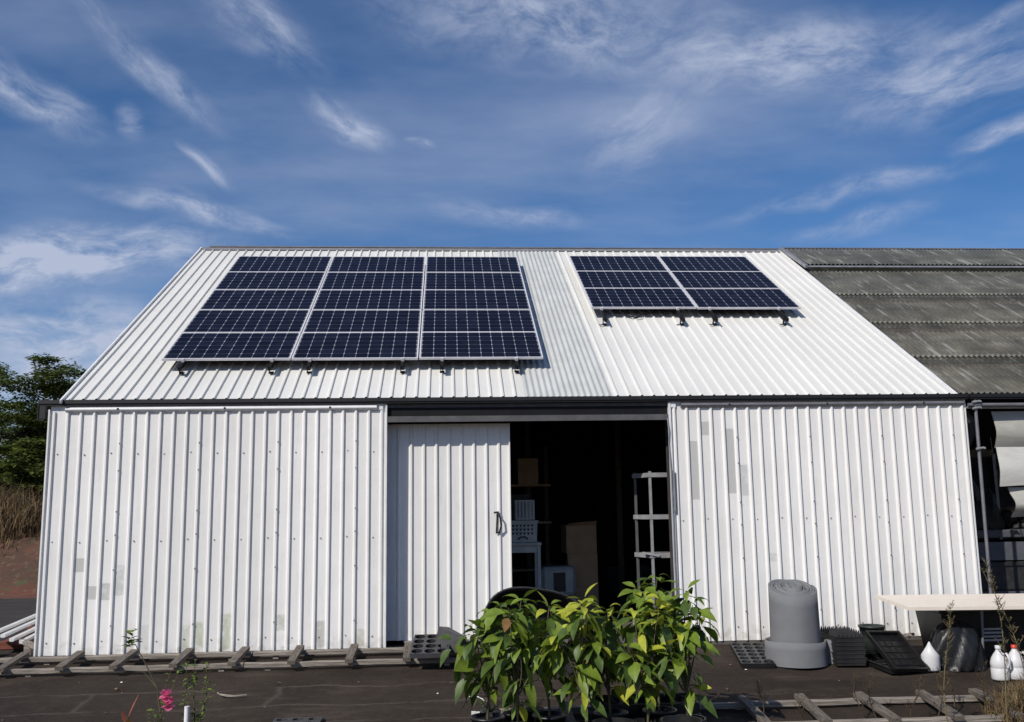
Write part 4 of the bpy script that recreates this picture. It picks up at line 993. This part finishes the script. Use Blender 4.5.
leaf(b, (2.85,-4.3,.16), (.5,-.1,.9), .20, .05, -.3, 1, .6); leaf(b, (2.85,-4.3,.12), (-.25,-.2,1), .12, .035, .3, 1, 1.2); leaf(b, (2.86,-4.3,.12), (.2,-.5,.6), .12, .04, .6, 2, .3)
M['redleaf'] = mat('dead_red_leaf', (.26,.08,.05), .6, .4, 14)
tag(b.build('dead_leaf_sprig', [M['stem'], M['redleaf'], M['leaf_b']]), 'curled reddish dead leaf on a stalk at the lower left edge', 'dead leaf')

# weeds on the right
def weed(x, y, h, seed, label, style=0, lean=0):
    rd = random.Random(seed); r = thing('dry_weed', (x, y, GS(y)-.005), label, 'weed'); st = MB(); lf = MB()
    pts = [(lean*f*f+.03*math.sin(f*5+seed), .02*math.sin(f*4+seed*2), h*f) for f in [i/8 for i in range(9)]]; st.tube(pts, [.0065*(1-.7*i/8) for i in range(9)], 5)
    for k in range(int(26*h/.8)):
        f = rd.uniform(.25, 1); i = min(7, int(f*8)); p = Vector(pts[i]).lerp(Vector(pts[i+1]), f*8-i); an = rd.uniform(0, 6.28); L = rd.uniform(.05, .14)*(1.15-f*.6)
        e = p+Vector((math.cos(an)*L*.6, math.sin(an)*L*.6, L*.75)); st.tube([p, (p+e)/2+Vector((0, 0, -.008)), e], .0022, 4)
        for q in range(7 if style == 0 else 4):
            pp = p.lerp(e, rd.random()); a2 = rd.uniform(0, 6.28); leaf(lf, pp, (math.cos(a2), math.sin(a2), .5), rd.uniform(.012, .028) if style == 0 else .016, .010, .3, rd.choice((0, 0, 1)), 0, 5)
    st.build('stem', M['dry_dark'] if style else M['weedstem'], r); lf.build('seed_heads', [M['weed'] if not style else M['dry_dark'], M['dry']], r)
M['weedstem'] = mat('weed_stem', (.20,.15,.07), .8, .3, 10)
weed(9.47, -3.2, 1.12, 41, 'curly green weed in front of the white scoop jug', 0, .05)
weed(10.02, -3.2, 1.50, 42, 'tallest dry weed rising in front of the cream table', 0, -.12)
weed(10.25, -3.1, 1.42, 43, 'slender leaning weed at the right in front of the jugs', 0, -.30)
weed(7.18, -3.15, .50, 44, 'pale seeding weed under the rightmost saplings', 0, .0)
for i, (x, y, h) in enumerate(((7.95,-2.75,.38),(8.25,-2.9,.28),(8.85,-2.8,.40),(9.02,-2.7,.45),(9.3,-2.9,.40),(9.6,-2.8,.45),(9.8,-2.65,.42),(9.95,-2.9,.5))):
    weed(x, y, h, 50+i, 'thin brown dead weed %s' % ['standing right of the first cross piece', 'low and short between two cross pieces', 'between the third and fourth cross pieces', 'beside the fourth cross piece from the left', 'leaning over the fourth cross piece', 'left of the straw clump', 'rising at the left edge of the straw clump', 'in the middle of the straw clump'][i], 1, .05*math.sin(i*2))
M['straw_b'] = mat('straw_brown', (.20,.155,.075), .8, .4, 6, trans=.2)
# dry grass clump (uncountable)
def grass(name, spots, n, h, m, label, cat='grass', w_=.006, seed=1, lean=.5, zf=None):
    rd = random.Random(seed); mb = MB()
    for k in range(n):
        x, y, r = rd.choice(spots); a = rd.uniform(0, 6.28); rr = r*math.sqrt(rd.random()); px_, py_ = x+rr*math.cos(a), y+rr*math.sin(a)
        z = zf(px_, py_) if zf else GS(py_); H = h*rd.uniform(.4, 1)*(1-.5*(rr/r)**2); a2 = rd.uniform(0, 6.28); ln = lean*H*rd.random()
        p0 = Vector((px_, py_, z-.02)); p1 = p0+Vector((math.cos(a2)*ln*.3, math.sin(a2)*ln*.3, H*.6)); p2 = p0+Vector((math.cos(a2)*ln, math.sin(a2)*ln, H*rd.uniform(.7, 1)))
        s = Vector((math.sin(a2+1.2), math.cos(a2+1.2), 0))*w_*rd.uniform(.6, 1.4)
        mb.add([p0-s, p0+s, p1+s*.8, p1-s*.8, p2], [(0,1,2,3), (3,2,4)], rd.choice((0, 0, 1)))
    o = mb.build(name, m); tag(o, label, cat, kind='stuff'); return o
grass('straw_clump', [(10.25,-2.85,.25),(10.5,-2.6,.28),(10.55,-3.0,.35),(10.85,-2.4,.3)], 2600, .36, [M['dry'], M['straw_b']], 'tangled straw coloured grass clump at the lower right corner', w_=.005, seed=4, lean=1.3)

# ------------------------------------------------------------------ left: boards, bank, brush, trees
dvec = Vector((-.17, 1, 0)).normalized(); pv = Vector((dvec.y, -dvec.x, 0))
for i, (off, z, m, lb) in enumerate(((-.02,.21,'pipe_w','outermost white board on the pile left of the shed'), (.09,.18,'pipe_w','white board second from the outside of the pile left of the shed'), (.19,.13,'pipe_w','white board third from the outside of the pile left of the shed'), (.30,.10,'pipe_w','white board nearest the shed wall in the pile'))):
    a = Vector((-.26, .45, z))+pv*off; c = a+dvec*(3.6-.35*i); b = MB(); b.bar(a, c, .055, .03); b.bar(a+Vector((0,0,-.0195)), c+Vector((0,0,-.0195)), .04, .008)
    tag(b.build('white_board', M[m]), lb, 'board', 'white boards piled left of the shed')
M['red_board'] = mat('red_brown_board', (.20,.06,.035), .8, .3, 6)
b = MB(); a = Vector((-.12, .7, .055)); b.bar(a, a+dvec*2.6, .36, .04); b.box(-.6, .15, 1.0, 1.12, G, .034); b.box(-.8, -.1, 2.6, 2.72, G, .034); tag(b.build('red_plank', M['red_board']), 'dull red plank under the white boards left of the shed', 'plank')
b = MB(); b.box(-.75, .15, -.2, .25, 0, .17, bev=.02); b.box(-.80, .20, -.23, .28, .15, .18, bev=.01); tag(b.build('black_crate', M['black_plastic'], None, (-.42, .22, G-.02)), 'flat black plastic crate on the ground left of the shed corner', 'crate')
b = MB(); b.bar((.30, .30, .06), (-.02, .62, .10), .07, .04); b.box(.10, .18, .42, .5, G, .06); tag(b.build('timber_offcut', M['wood']), 'weathered timber offcut resting by the shed corner', 'timber')

gz = lambda x, y: G+bank_z(x, y)
grass('dry_brush', [(-3-i*1.0, 12.0+.5*math.sin(i*2), .8) for i in range(14)], 14000, 1.45, [M['dry'], M['dry_dark']], 'dry brown brush growing along the top of the soil bank', 'brush', w_=.010, seed=8, lean=.7, zf=gz)
grass('dry_bank_grass', [(-3-i*.9, 10.9+.5*math.sin(i*1.4), .7) for i in range(16)], 2600, .32, [M['dry'], M['dry_dark']], 'short dry tufts on the face of the red soil bank', 'grass', w_=.010, seed=9, lean=.9, zf=gz)

def tree(x, y, z, H, cr, seed, label, n=9000, kind='tree'):
    rd = random.Random(seed); r = thing('shade_tree', (x, y, z), label, 'tree', 'trees behind the soil bank')
    tk = MB(); ends = []
    def limb(p, d, L, r0, dep):
        pts = [p]; q = Vector(p); dd = Vector(d)
        for i in range(4):
            dd = (dd+Vector((rd.uniform(-.22,.22), rd.uniform(-.22,.22), rd.uniform(-.1,.14)))).normalized(); q = q+dd*L/4; pts.append(q.copy())
        tk.tube(pts, [r0*(1-.13*i) for i in range(5)], 7)
        if dep == 0: ends.append(pts[-1]); ends.append(pts[2]); return
        for k in range(rd.choice((3, 4))):
            a = rd.uniform(0, 6.28); nd = (dd*.45+Vector((math.cos(a), math.sin(a), rd.uniform(-.05, .55)))*.75).normalized(); limb(pts[-1] if k else pts[3], nd, L*.66, r0*.5, dep-1)
    limb(Vector((0, 0, 0)), (0.05, 0, 1), H*.30, H*.028, 3)
    tk.build('trunk', M['bark'], r)
    # crown: clumps of small leaves round the branch ends, flattened layers
    zmin = min(e.z for e in ends); zmax = max(e.z for e in ends); rm = max(math.hypot(e.x, e.y) for e in ends)
    cl = []
    for e in ends:
        s = cr/rm*.80; cl.append((Vector((e.x*s, e.y*s, H*.20+(e.z-zmin)/(zmax-zmin)*H*.72)), rd.uniform(.45, .95)*H/7))
    for k in range(26):
        a = rd.uniform(0, 6.28); hh = rd.uniform(0, 1); rr = cr*(.95-.55*hh**1.6)*rd.uniform(.7, 1); cl.append((Vector((rr*math.cos(a), rr*math.sin(a), H*(.14+.76*hh))), rd.uniform(.45, .9)*H/7))
    lf = MB(); per = n//len(cl)
    for (c_, cr_) in cl:
        tone = rd.random()
        for k in range(per):
            v = Vector((rd.gauss(0, 1), rd.gauss(0, 1), rd.gauss(0, .42))); v = v.normalized()*cr_*rd.random()**.45; v.z *= .5
            p = c_+v; a = rd.uniform(0, 6.28); dn = Vector((math.cos(a), math.sin(a), rd.uniform(-.6, .3))); L = rd.uniform(.09, .19); s = dn.cross(Vector((rd.uniform(-.5,.5), rd.uniform(-.5,.5), 1))).normalized()*L*.24
            lf.add([p, p+dn*L*.5-s, p+dn*L, p+dn*L*.5+s], [(0,1,2,3)], 1 if rd.random() < (.15+.5*tone) else 0)
    lf.build('crown', [M['tree_a'], M['tree_b']], r)
tree(-9.0, 20.5, 1.1, 5.9, 3.4, 21, 'large feathery green tree rising behind the dry brush left of the shed', 60000)
tree(-14.8, 21.5, 1.1, 6.2, 3.6, 22, 'second feathery green tree further left behind the soil bank', 22000)
tree(-8.4, 24.0, 1.1, 4.6, 3.0, 23, 'lower bushy tree seen behind the trunk of the large feathery tree', 36000)
tree(-7.4, 17.6, .9, 3.1, 2.2, 24, 'low dark bushy tree in front of the large feathery tree, next to the shed', 40000)
tree(-9.7, 17.9, .9, 3.3, 2.3, 25, 'low bushy tree in front of the large feathery tree, at the left edge', 36000)
tree(-11.5, 27.5, 1.1, 5.0, 3.8, 26, 'distant bushy tree filling the gap behind the large feathery tree', 26000)
